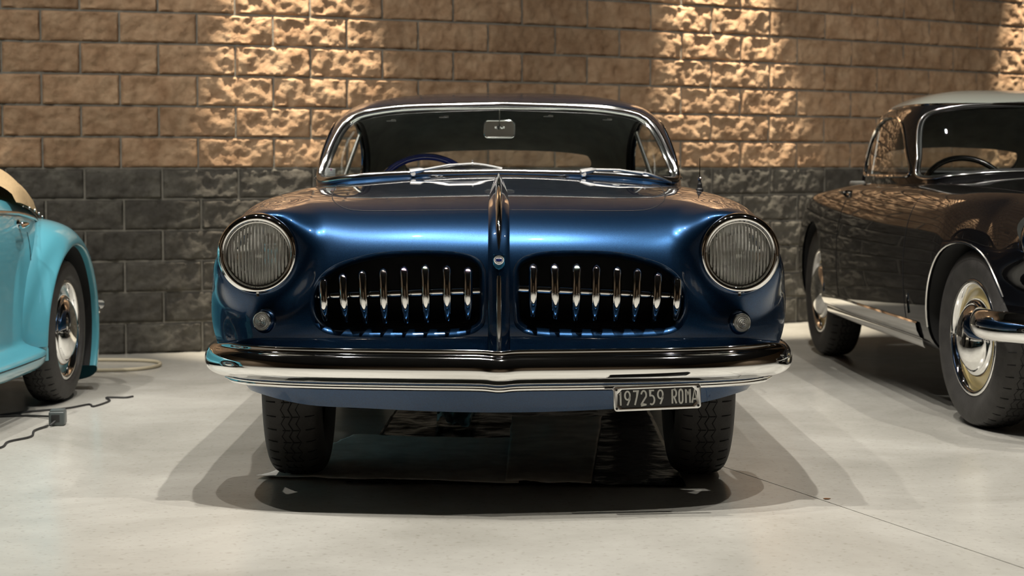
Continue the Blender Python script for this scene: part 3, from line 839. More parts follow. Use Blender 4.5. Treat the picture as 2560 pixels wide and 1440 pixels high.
    # ---- headlamps
    for sg in (1, -1):
        hb = empty('headlamp', (sg * HLX, HLY, HLZ)); hb.parent = root
        bez = [(.113, .030), (.1175, .004), (.1168, -.010), (.1125, -.024), (.104, -.031), (.0955, -.027), (.0915, -.012), (.0915, .01)]
        fixn(mobj('bezel', *lathe([tuple(p) for p in cr(bez, 4)], 72, 'y'), M['chrome'], hb))
        bead = [(.0915 + .0028 * math.cos(a), -.013 + .0028 * math.sin(a)) for a in np.linspace(0, 2 * math.pi, 8, endpoint=False)]
        fixn(mobj('inner_bead', *lathe(bead, 64, 'y', closed=True), M['steel'], hb))
        ln = [(.092, -.008), (.081, -.016), (.06, -.0225), (.03, -.026), (.0005, -.027)]
        mobj('lens', *lathe([tuple(p) for p in cr(ln, 4)], 64, 'y'), M['lens'], hb)
        rf = [(.097, .004), (.085, .025), (.06, .052), (.03, .070), (.012, .074), (.0005, .074)]
        mobj('reflector', *lathe([tuple(p) for p in cr(rf, 4)], 48, 'y'), M['trim'], hb)
        mobj('bulb_shield', *join(lathe([(.0005, .006), (.012, .008), (.015, .02), (.013, .035)], 20, 'y'), tube([(0, .02, .09), (0, .02, .012)], .0025, 6), tube([(-.014, .012, 0), (.014, .012, 0)], .002, 6)), M['chrome'], hb)
        mobj('retaining_screw', *join(lathe([(.0005, -.030), (.004, -.029), (.0045, -.02)], 12, 'y', (0, 0, -.1085)), tube([(0, -.018, -.114), (0, -.02, -.122)], .005, 8)), M['steel'], hb)
    # ---- wheels
    for y in (AY, 2.55):
        for sg in (1, -1):
            wh = wheel(root, sg * .618, y, .33, sg, disc='dark' if main else 'cream')
            if not main and y < 1: wh.rotation_euler = (0, 0, .10)
    # ---- panel gaps
    gaps = []
    for sg in (1, -1):
        pts = []
        for (x, y) in [(.033, -.352), (.20, -.352), (.36, -.350), (.44, -.335), (.485, -.27), (.51, -.15), (.53, .1), (.55, .4), (.565, .7), (.555, .86)]:
            pts.append((x, y))
        q = []
        for x, y in cr(pts, 5):
            h, n_ = drop(sg * x, y)
            if h is not None: q.append(tuple(h - n_ * .0002))
        mobj('hood_gap', *tube(q, .0016, 6), M['gap'], root)
        for y0 in (.62, 1.86):
            q = []
            for z in np.linspace(.30, .86, 18):
                h, n_ = side(y0 + .03 * (z - .5), z, sg)
                if h is not None: q.append(tuple(h))
            mobj('door_gap', *tube(q, .002, 6), M['gap'], root)
    return dict(root=root, drop=drop, front=front, side=side, gside=gside, gfront=gfront, body=body, ws=ws, pm=pm)

YW = 5.80
navy = build_coupe('vintage_coupe', 'dark blue vintage coupe facing us with toothed chrome grille', (-.0079 * YW + .004, YW, 0), .0079, M['navy'], True, 4)

def navy_details(c):
    root, drop, front = c['root'], c['drop'], c['front']; nm = M['navy']
    X0 = 1245
    # ---- centre rib along hood and nose
    pts, nrm = [], []
    for y in np.linspace(.93, -.40, 46):
        h, n = drop(.0, y); pts.append(np.array(h)); nrm.append(np.array(n))
    for z in np.linspace(pts[-1][2] - .008, .425, 40):
        h, n = front(.0, z); pts.append(np.array(h)); nrm.append(np.array(n))
    P = np.array(pts); Nn = np.array(nrm)
    for _ in range(3): P[1:-1] = (P[:-2] + 2 * P[1:-1] + P[2:]) / 4; Nn[1:-1] = (Nn[:-2] + 2 * Nn[1:-1] + Nn[2:]) / 4
    d = np.r_[0, np.cumsum(np.linalg.norm(np.diff(P, axis=0), axis=1))]
    V = []; prof = [(-1.10, -.25), (-1.0, .0), (-.985, .28), (-.94, .38), (-.5, .69), (0, 1.0), (.5, .69), (.94, .38), (.985, .28), (1.0, .0), (1.10, -.25)]
    crest = []
    for i in range(len(P)):
        k = min(1, d[i] / 1.2); hw = .0035 + .0275 * min(1.0, k ** .8); hh = .006 + .017 * min(1.0, k ** .9)
        n = Nn[i] / np.linalg.norm(Nn[i])
        for a, b in prof: V.append(tuple(P[i] + np.array([a * hw, 0, 0]) + n * b * hh))
        crest.append(P[i] + n * hh)
    m = len(prof); o = mobj('nose_rib', V, grid_faces(len(P), m), nm, root); fixn(o); o['label'] = 'raised lighter blue rib down the middle of the nose'
    me = o.data
    crest = np.array(crest)
    # chrome spear on the rib
    Yw = crest[:, 1] + YW; py = 720 + 0 * Yw
    pyp = 420.5 + (CAMH - crest[:, 2]) * FPX / Yw
    up = [i for i in range(len(crest)) if pyp[i] < 627]; lo = [i for i in range(len(crest)) if pyp[i] > 684]
    n_ = len(up); t = np.linspace(0, 1, n_)
    hwu = .0015 + .0085 * np.clip(t * 2.2, 0, 1) * np.clip((1 - t) * 9, .04, 1) ** .7
    chrome_strip('hood_spear', crest[up], hwu, .006 + .012 * np.clip(t * 1.5, 0, 1) * np.clip((1 - t) * 8, .08, 1), M['chrome'], root, Nn[up])
    hwl = np.full(len(lo), .0075); hwl[0] *= .75; hwl[-1] *= .9
    chrome_strip('nose_strip', crest[lo], hwl, .007, M['trim'], root, Nn[lo])
    # badge
    i = int(np.argmin(np.abs(pyp - 652))); b0 = crest[i]; n0 = Nn[i] / np.linalg.norm(Nn[i])
    bd = empty('badge', tuple(b0 + n0 * .001)); bd.parent = root; bd.rotation_euler = (math.atan2(-n0[2], -n0[1]) * -1 if False else math.asin(max(-1, min(1, n0[2]))) * -1, 0, 0)
    sh = [(-.017, .006), (-.015, .018), (0, .026), (.015, .018), (.017, .006), (.016, -.012), (.009, -.021), (0, -.027), (-.009, -.021), (-.016, -.012)]
    fixn(mobj('badge_shield', *prism(sh, .006, -.0015), M['badge_light'], bd, smooth=False))
    fixn(mobj('badge_hood', *prism([(-.017, .012), (0, .029), (.017, .012), (.010, .013), (0, .0145), (-.010, .013)], .004, -.008), nm, bd, smooth=False))
    fixn(mobj('badge_disc', *lathe([(.0135, .002), (.0135, -.005), (.0005, -.005)], 32, 'y'), M['badge_blue'], bd))
    tor = lambda R_, r_, y_: lathe([(R_ + r_ * math.cos(a), y_ + r_ * math.sin(a)) for a in np.linspace(0, 2 * math.pi, 8, endpoint=False)], 36, 'y', closed=True)
    fixn(mobj('badge_ring', *tor(.0132, .0014, -.005), M['white'], bd))
    fixn(mobj('badge_inner_ring', *tor(.0095, .0008, -.0053), M['white'], bd))
    fixn(mobj('badge_spoke', *join(box((0, -.0055, .0068), (.0016, .001, .005)), box((0, -.0055, -.0068), (.0016, .001, .005)), box((-.0053, -.0052, .0055), (.006, .0008, .004)), box((.0053, -.0052, .0055), (.006, .0008, .004)), box((-.0053, -.0052, -.0055), (.006, .0008, .004)), box((.0053, -.0052, -.0055), (.006, .0008, .004))), M['white'], bd, smooth=False))
    mobj('badge_panel', *box((0, -.006, 0), (.0165, .0014, .0085), .0004), M['badge_blue'], bd, smooth=False)
    # ---- grille teeth and rods
    teeth = [[(807, 690, 812, 808), (855, 680, 863, 808), (904, 672, 912, 812), (956, 668, 961, 812), (1008, 664, 1014, 812), (1061, 660, 1065, 810), (1115, 662, 1117, 806), (1168, 666, 1168, 803)],
             [(1331, 658, 1330, 797), (1384, 658, 1386, 802), (1440, 658, 1436, 806), (1489, 660, 1484, 806), (1541, 664, 1536, 808), (1592, 668, 1583, 808), (1643, 678, 1634, 808), (1692, 688, 1685, 806)]]
    for gi, grp in enumerate(teeth):
        for (xa, ya, xb, yb) in grp:
            u = abs((xa + xb) / 2 - X0) / 480; yb0 = -.562 + .035 * u ** 2; Y = YW + yb0
            x0, z0 = px2(xa, ya, Y); x1, z1 = px2(xb, yb, Y)
            V = []; n = 26; sgm = 16
            for k in range(n + 1):
                t = k / n; e = 1 - abs(2 * t - 1)
                rx = .0142 * min(1, (math.sqrt(max(0, 1 - (1 - min(1, t / .10)) ** 2)))) if t < .5 else .0142 * max(0, 1 - max(0, (t - .50) / .5) ** 2.6 * .45) * math.sqrt(max(0, 1 - max(0, (t - .955) / .045) ** 2))
                rx = max(rx, .0004); ry = .020 * rx / .0136
                cy = yb0 - .026 * math.sin(math.pi * t) ** .9
                for q in range(sgm):
                    a = 2 * math.pi * q / sgm; V.append((x0 + (x1 - x0) * t + rx * math.cos(a), cy + ry * math.sin(a), z0 + (z1 - z0) * t))
            F = grid_faces(n + 1, sgm, True); F += [tuple(range(sgm)), tuple(n * sgm + k for k in range(sgm))]
            fixn(mobj('grille_tooth', V, F, M['chrome'], root))
    for (ax, ay, bx, by, cap) in ((778, 741, 1210, 727, 'both'), (1290, 722, 1724, 742, 'both')):
        pts = []
        for t in np.linspace(0, 1, 12):
            px_, py_ = ax + (bx - ax) * t, ay + (by - ay) * t
            u = abs(px_ - X0) / 480; y_ = -.548 + .035 * u ** 2; x_, z_ = px2(px_, py_, YW + y_); pts.append((x_, y_, z_))
        rod = mobj('grille_rod', *tube(pts, .0125, 14), M['chrome'], root)
        for e_, e2 in ((pts[0], pts[1]), (pts[-1], pts[-2])):
            v = (Vector(e_) - Vector(e2)).normalized()
            mobj('rod_end_cap', *tube([Vector(e_) - v * .003, Vector(e_), Vector(e_) + v * .006, Vector(e_) + v * .009], [.0135, .0165, .0165, .012], 16), M['steel'], rod)
    # ---- side lamps
    for sg, (px_, py_) in ((-1, (661, 800)), (1, (1846, 805))):
        x_, z_ = px2(px_, py_, 5.31); h, n = front(x_, z_)
        lp = empty('side_lamp', (h.x, h.y, h.z)); lp.parent = root; lp.rotation_euler = (0, 0, sg * .32)
        fixn(mobj('lamp_base', *lathe([tuple(p) for p in cr([(.037, .012), (.0355, -.004), (.032, -.011), (.0285, -.014)], 4)], 40, 'y'), nm, lp))
        fixn(mobj('lamp_ring', *lathe([tuple(p) for p in cr([(.0285, -.008), (.0285, -.017), (.0265, -.0205), (.0245, -.018)], 4)], 40, 'y'), M['chrome'], lp))
        mobj('lamp_lens', *lathe([tuple(p) for p in cr([(.0255, -.017), (.020, -.024), (.01, -.028), (.0005, -.029)], 4)], 40, 'y'), M['lens_ring'], lp)
        mobj('lamp_reflector', *lathe([(.025, -.012), (.015, -.005), (.0005, -.003)], 30, 'y'), M['steel'], lp)
    # ---- bumper
    Z = .392
    path = [(-.828, -.10, Z), (-.834, -.30, Z), (-.815, -.43, Z), (-.755, -.545, Z), (-.66, -.620, Z), (-.5, -.675, Z), (-.25, -.712, Z), (-.06, -.733, Z), (0, -.744, Z - .003),
            (.06, -.733, Z), (.25, -.712, Z), (.5, -.675, Z), (.66, -.620, Z), (.755, -.545, Z), (.815, -.43, Z), (.834, -.30, Z), (.828, -.10, Z)]
    pm_ = [(-.012, .030), (-.010, .046), (-.004, .0555), (.004, .0575), (.009, .054), (.009, .047), (.012, .042), (.024, .036), (.036, .024), (.042, .008), (.041, -.008), (.034, -.022), (.026, -.029), (.018, -.0345), (.010, -.038), (.003, -.0395), (-.004, -.0400), (-.008, -.040), (-.010, -.040), (-.012, -.040)]
    pe_ = [(-.015, .020), (-.014, .034), (-.008, .043), (.002, .047), (.012, .0455), (.020, .042), (.027, .037), (.033, .030), (.038, .020), (.041, .008), (.041, -.008), (.038, -.020), (.031, -.030), (.022, -.037), (.012, -.042), (.004, -.0445), (-.002, -.0455), (-.006, -.044), (-.011, -.040), (-.015, -.034)]
    bp = fixn(mobj('front_bumper', *sweep_bumper(path, pm_, pe_, .30, .46, .07), M['chrome'], root))
    for sx in (-.42, .42): mobj('bumper_bracket', *box((sx, -.61, Z), (.05, .16, .03), .004), M['iron'], bp)
    V = []; F = []
    pb = cr(path[1:-1], 4)
    for x, y, z in pb:
        h = front(float(x) * .93, .415)[0]
        V += [(x * .985, y + .004, .412), (float(x) * .93, (h.y if h else -.4) + .015, .418)]
    o = mobj('bumper_light_stop', V, [(2 * i, 2 * i + 1, 2 * i + 3, 2 * i + 2) for i in range(len(pb) - 1)], nm, root); fixn(o)  # added panel that blocks light leaking down behind the bumper
    md = o.modifiers.new('thickness', 'SOLIDIFY'); md.thickness = .004
    lo_ = cr([(x * .985, y + .012, z - .053) for x, y, z in path[2:-2]], 8)
    mobj('bumper_lower_lip', *tube(lo_, [.0075 * min(1, (k + 1) / 6, (len(lo_) - k) / 6) + .001 for k in range(len(lo_))], 10), M['chrome'], bp)
    # ---- number plate
    Yp = 5.045; xc, zc = px2(1643, 994, Yp)
    pl = empty('number_plate', (xc, Yp - YW, zc)); pl.parent = root; pl.rotation_euler = (0, -.028, .10)
    W_, H_ = .1225, .0345
    def chamf(w, h, c): return [(-w + c, -h), (w - c, -h), (w, -h + c), (w, h - c), (w - c, h), (-w + c, h), (-w, h - c), (-w, -h + c)]
    ou = []
    for cx_, cz_, a0 in ((W_ - .008, -H_ + .008, -90), (W_ - .008, H_ - .008, 0), (-W_ + .008, H_ - .008, 90), (-W_ + .008, -H_ + .008, 180)):
        for k in range(5): a = math.radians(a0 + k * 22.5); ou.append((cx_ + .008 * math.cos(a), cz_ + .008 * math.sin(a)))
    iw, ih, ic = W_ - .0115, H_ - .0085, .0125
    inn = [(iw - ic, -ih), (iw - ic * .75, -ih + ic * .25), (iw - ic * .5, -ih + ic * .5), (iw - ic * .25, -ih + ic * .75), (iw, -ih + ic), (iw, ih - ic), (iw - ic * .25, ih - ic * .75), (iw - ic * .5, ih - ic * .5), (iw - ic * .75, ih - ic * .25), (iw - ic, ih)]
    inn = inn + [(-x, -z) for x, z in inn]
    V = []
    rows = [(ou, .008, 1.0), (ou, -.001, 1.0), (ou, -.0035, .985), (None, -.0045, .5), (inn, -.003, 1.0), (inn, .001, 1.0)]
    for pts, y_, k in rows:
        for q in range(20):
            if pts is None: x_, z_ = (ou[q][0] + inn[q][0]) / 2, (ou[q][1] + inn[q][1]) / 2
            else: x_, z_ = pts[q][0] * k, pts[q][1] * k
            V.append((x_, y_, z_))
    fixn(mobj('plate_frame', V, grid_faces(6, 20, True), M['trim'], pl))
    mobj('plate_face', *box((0, .002, 0), (W_ * 2 - .012, .004, H_ * 2 - .010)), M['plate'], pl, smooth=False)
    S4 = [join(lathe([(.0005, -.0062), (.003, -.006), (.0036, -.0045), (.0036, -.002)], 14, 'y', (sx * (W_ - .0085), 0, sz * (H_ - .0085))), ) for sx in (-1, 1) for sz in (-1, 1)]
    for s_ in S4: mobj('plate_screw', *s_, M['iron'], pl)
    # stroke lettering 197259 ROMA
    arc = lambda cx_, cz_, rx_, rz_, a0, a1, n=12: [(cx_ + rx_ * math.cos(math.radians(a)), cz_ + rz_ * math.sin(math.radians(a))) for a in np.linspace(a0, a1, n)]
    G = {'1': [[(.18, .76), (.5, 1), (.5, 0)]],
         '9': [arc(.5, .70, .42, .30, -20, 340, 26)[::-1], [(.92, .66), (.86, .42), (.62, .16), (.45, 0)]],
         '7': [[(.06, 1), (.92, 1), (.72, .55), (.36, 0)]],
         '2': [arc(.5, .70, .42, .30, 170, -25, 16) + [(.06, .03), (.06, 0), (.94, 0)]],
         '5': [[(.86, 1), (.18, 1), (.18, .58)] + arc(.44, .32, .46, .32, 105, -130, 18)],
         'R': [[(.08, 0), (.08, 1), (.55, 1)] + arc(.55, .74, .37, .26, 90, -90, 10) + [(.08, .48)], [(.42, .48), (.92, 0)]],
         'O': [arc(.5, .72, .40, .28, 0, 180, 10) + arc(.5, .28, .40, .28, 180, 360, 10) + [(.9, .72)]],
         'M': [[(.06, 0), (.06, 1), (.5, .66), (.94, 1), (.94, 0)]],
         'A': [[(0, 0), (.5, 1), (1, 0)], [(.2, .27), (.8, .27)]]}
    Ls = []
    hgt = .0385; base = -.0185
    spots = [('1', -.1095, .010), ('9', -.0935, .0165), ('7', -.0705, .0155), ('2', -.0480, .0165), ('5', -.0245, .0160), ('9', -.0015, .0165), ('R', .0390, .0135), ('O', .0580, .0125), ('M', .0775, .0130), ('A', .0955, .0150)]
    for ch, x0, w_ in spots:
        Ls = []
        for st in G[ch]:
            P_ = [(x0 + .0022 + p[0] * w_, -.0008, base + p[1] * hgt) for p in st]
            r_ = .0022
            n = len(P_); Vv = []
            for i in range(n):
                a = Vector(P_[max(i - 1, 0)]); b = Vector(P_[min(i + 1, n - 1)]); t = (b - a); t.y = 0; t.normalize()
                s = Vector((-t.z, 0, t.x))
                if 0 < i < n - 1:
                    t1 = (Vector(P_[i]) - Vector(P_[i - 1])).normalized(); dd = max(.45, abs(Vector((-t1.z, 0, t1.x)).dot(s)))
                else: dd = 1
                Vv += [Vector(P_[i]) + s * r_ / dd, Vector(P_[i]) - s * r_ / dd]
            q_ = [(v.x, v.y - .0006, v.z) for v in Vv] + [(v.x, v.y + .001, v.z) for v in Vv]; m2 = 2 * n
            Fq = []
            for i in range(n - 1):
                a, b, c_, d_ = 2 * i, 2 * i + 1, 2 * i + 3, 2 * i + 2
                Fq += [(a, b, c_, d_), (a, d_, d_ + m2, a + m2), (b, b + m2, c_ + m2, c_)]
            Ls.append((q_, Fq))
        mobj('plate_digit' if ch.isdigit() else 'plate_letter', *join(*Ls), M['white'], pl, smooth=False)
    # ---- wipers
    gf = c['gfront']
    def on(px_, py_, off=.012, Y=6.85):
        x_, z_ = px2(px_, py_, Y); h = gf(x_, z_)
        for _ in range(4):
            x_, z_ = px2(px_, py_, YW + h.y - off); h = gf(x_, z_)
        return Vector((h.x, h.y - off, h.z))
    for base_, knee, armend, b0, bm_, b1 in (((1032, 440), (1060, 424), (1182, 409), (1106, 418), (1180, 412), (1254, 421)), ((1458, 441), (1488, 424), (1606, 434), (1532, 428), (1612, 436), (1676, 456))):
        wp = empty('wiper', tuple(on(*base_, .02))); wp.parent = root; o0 = Vector(wp.location)
        L_ = lambda p, off: tuple(on(*p, off) - o0)
        mobj('wiper_pivot', *tube([L_(base_, -.01), L_((base_[0], base_[1] - 6), .03)], [.011, .009], 12), M['wiper'], wp)
        a_, b_ = Vector(L_((base_[0] - 8, base_[1] - 10), .03)), Vector(L_(knee, .034))
        mobj('wiper_head', *tube([a_, a_ * .3 + b_ * .7, b_], [.012, .011, .005], 8), M['wiper'], wp)
        mobj('wiper_arm', *tube([b_, Vector(L_(((knee[0] + armend[0]) / 2, (knee[1] + armend[1]) / 2 - 4), .042)), Vector(L_(armend, .036))], [.0052, .0046, .0042], 8), M['wiper'], wp)
        q = [L_(b0, .02), L_(((b0[0] + bm_[0]) / 2, (b0[1] + bm_[1]) / 2 - 3), .03), L_((bm_[0], bm_[1] - 3), .034), L_(((b1[0] + bm_[0]) / 2, (b1[1] + bm_[1]) / 2 - 3), .03), L_(b1, .02)]
        mobj('wiper_bow', *tube(cr(q, 5), .0042, 8), M['wiper'], wp)
        q = [L_((b0[0], b0[1] + 4), .012), L_((bm_[0], bm_[1] + 5), .014), L_((b1[0], b1[1] + 4), .012)]
        mobj('wiper_blade', *tube(cr(q, 6), .0055, 6), M['seal'], wp)
        mobj('wiper_clip', *box(tuple(Vector(L_((bm_[0], bm_[1] - 5), .036))), (.006, .006, .02), .001), M['wiper'], wp)
    # ---- interior mirror
    mr = empty('interior_mirror', (.004, 1.45, 1.103)); mr.parent = root
    ou = []
    for cx_, cz_, a0 in ((.044, -.018, -90), (.044, .018, 0), (-.044, .018, 90), (-.044, -.018, 180)):
        for k in range(6): a = math.radians(a0 + k * 18); ou.append((cx_ + .0155 * math.cos(a), cz_ + .0155 * math.sin(a)))
    fixn(mobj('mirror_back', *prism(ou, .012, -.004), M['steel'], mr, smooth=False))
    mobj('mirror_rim', *tube([(x_, -.004, z_) for x_, z_ in ou], .0028, 8, True), M['chrome'], mr)
    mobj('mirror_stem', *join(tube([(0, -.012, .005), (0, -.004, .04), (0, .0, .082)], .0028, 8), lathe([(.0005, -.018), (.007, -.016), (.009, -.010), (.009, -.004)], 16, 'y', (-.004, 0, .006)), lathe([(.0005, -.016), (.005, -.014), (.006, -.008), (.006, -.004)], 16, 'y', (.010, 0, .006)), tube([(-.018, -.012, .006), (.02, -.012, .006)], .003, 8), box((0, .0, .083), (.05, .012, .004), .001)), M['chrome'], mr)
    for px_, py_ in ((984, 301), (1115, 292), (1375, 290), (1522, 298)):
        x_, z_ = px2(px_, py_, 7.27); mobj('visor_clip', *join(box((x_, 1.47, z_), (.020, .012, .009), .002), box((x_ - .018, 1.47, z_ - .002), (.02, .006, .004), .001)), M['steel'], root)
    # ---- paper tag behind the windshield, antenna, cowl trims
    p = on(826, 431, -.02)
    tg = mobj('paper_tag', *box((0, 0, 0), (.037, .001, .034)), M['white'], root, smooth=False); tg.location = p; tg.rotation_euler = (.5, .12, 0)
    mk = mobj('tag_mark', *box((.002, -.0012, .013), (.004, .0006, .008)), M['purple'], tg, smooth=False)
    for k in range(3): mobj('tag_line', *box((0, -.0009, .003 - k * .006), (.028, .0004, .0008)), M['steel'], tg, smooth=False)
    h, n = drop(.690, .52)
    an = empty('antenna', tuple(h)); an.parent = root
    fixn(mobj('antenna_base', *lathe([tuple(q) for q in cr([(.013, -.004), (.0125, .004), (.009, .008), (.0085, .020), (.006, .026), (.0045, .034)], 3)], 20, 'z'), M['seal'], an))
    mobj('antenna_collar', *lathe([(.004, .034), (.006, .036), (.006, .042), (.0035, .045)], 16, 'z'), M['chrome'], an)
    mobj('antenna_mast', *tube([(0, 0, .04), (0, 0, .11)], [.002, .0012], 8), M['chrome'], an)
    # sill trims and door handles
    for sg in (1, -1):
        q = [c['side'](y_, .275, sg)[0] for y_ in np.linspace(.46, 2.24, 14)]
        mobj('sill_moulding', *tube([tuple(v) for v in q if v], .010, 8), M['chrome'], root)
        h = c['side'](1.72, .74, sg)[0]; mobj('door_handle', *tube(cr([(h.x, 1.62, .74), (h.x + sg * .03, 1.66, .74), (h.x + sg * .03, 1.78, .74), (h.x, 1.82, .74)], 4), .007, 8), M['chrome'], root)
        # front suspension hanging behind each wheel
        sp = empty('front_suspension', (sg * .46, .10, .22)); sp.parent = root
        mobj('damper_body', *lathe([tuple(q) for q in cr([(.0005, .13), (.042, .13), (.048, .09), (.048, .05), (.056, .045), (.056, .005), (.046, -.005), (.044, -.03), (.03, -.04), (.0005, -.042)], 3)], 24, 'z'), M['iron'], sp)
        mobj('lower_arm', *tube([(0, 0, 0), (sg * -.16, .05, .02)], [.022, .02], 10), M['iron'], sp)
        mobj('stub_axle', *tube([(0, 0, .05), (sg * .13, -.05, .11)], [.03, .04], 12), M['iron'], sp)
    q = [tuple(drop(x_, .955 + .16 * (abs(x_) / .62) ** 2)[0] + Vector((0, 0, .001))) for x_ in np.linspace(-.6, .6, 40)]
    mobj('cowl_moulding', *tube(q, .0035, 6), M['chrome'], root)
navy_details(navy)

# ---------------------------------------------------------------- black coupe
BX, BY = 2.375, 6.84
blk = build_coupe('vintage_coupe', 'glossy black vintage coupe with pale grey roof, at the right edge', (BX, BY, 0), .045, M['black'], False, 3, .885, .13, .95, 1.15)
def black_details(c):
    root = c['root']; sd = c['side']
    Z = .40
    path = [(-.70, -.20, Z), (-.725, -.36, Z), (-.69, -.50, Z), (-.58, -.62, Z), (-.4, -.68, Z), (-.2, -.705, Z), (0, -.71, Z), (.2, -.705, Z), (.4, -.68, Z), (.58, -.62, Z), (.69, -.50, Z), (.725, -.36, Z), (.70, -.20, Z)]
    pm_ = [(-.012, .045), (.004, .058), (.022, .050), (.036, .028), (.042, 0), (.036, -.026), (.022, -.044), (.004, -.05), (-.012, -.046)]
    fixn(mobj('front_bumper', *sweep_bumper(path, pm_, pm_, .1, .2, .07), M['chrome'], root))
    for sg in (1, -1):
        # broad chrome sill between the wheel arches
        V = []; ys = np.linspace(.44, 2.26, 24)
        for y in ys:
            for z, o in ((.345, .002), (.338, .010), (.31, .012), (.285, .010), (.275, .004), (.268, .010), (.25, .012), (.24, .004)):
                h = sd(y, max(z, .262), sg)[0]; x = h.x if h else sg * .8
                V.append((x + sg * o, y, z))
        fixn(mobj('chrome_sill', V, grid_faces(24, 8), M['chrome'], root))
        h = sd(1.98, .845, sg)[0]; mobj('door_handle', *tube(cr([(h.x - sg * .01, 1.90, .835), (h.x + sg * .035, 1.93, .84), (h.x + sg * .035, 2.03, .84), (h.x - sg * .01, 2.06, .835)], 4), .009, 8), M['chrome'], root)
        for k in range(3):
            a, b = c['gside'](2.42 + k * .045, .89, sg), c['gside'](2.36 + k * .045, 1.03, sg)
            if a and b: mobj('pillar_louvre', *tube([a + Vector((sg * .004, 0, 0)), b + Vector((sg * .004, 0, 0))], .009, 8), M['chrome'], root)
        q = []
        for y in np.linspace(-.30, .36, 2): pass
        q = [(lambda h: (h.x + sg * .002, h.y, h.z))(sd(.56, z, sg)[0]) for z in np.linspace(.37, .45, 4)]
        mobj('wing_script', *tube(q, .004, 6), M['chrome'], root)
        arch = [(lambda h: tuple(h) if h else None)(sd(-.055 + .349 * math.cos(a), .33 + .349 * math.sin(a), sg)[0]) for a in np.linspace(.02, math.pi - .5, 26)]
        mobj('arch_moulding', *tube([p for p in arch if p], .005, 6), M['steel'], root)
        lp = c['front'](sg * .50, .50)[0]
        mobj('side_lamp', *lathe([(.04, .01), (.04, -.012), (.032, -.022), (.0005, -.028)], 32, 'y', tuple(lp)), M['lens_ring'], root)
    q = [c['gfront'](x, 1.205) for x in np.linspace(-.5, .5, 3)]
black_details(blk)

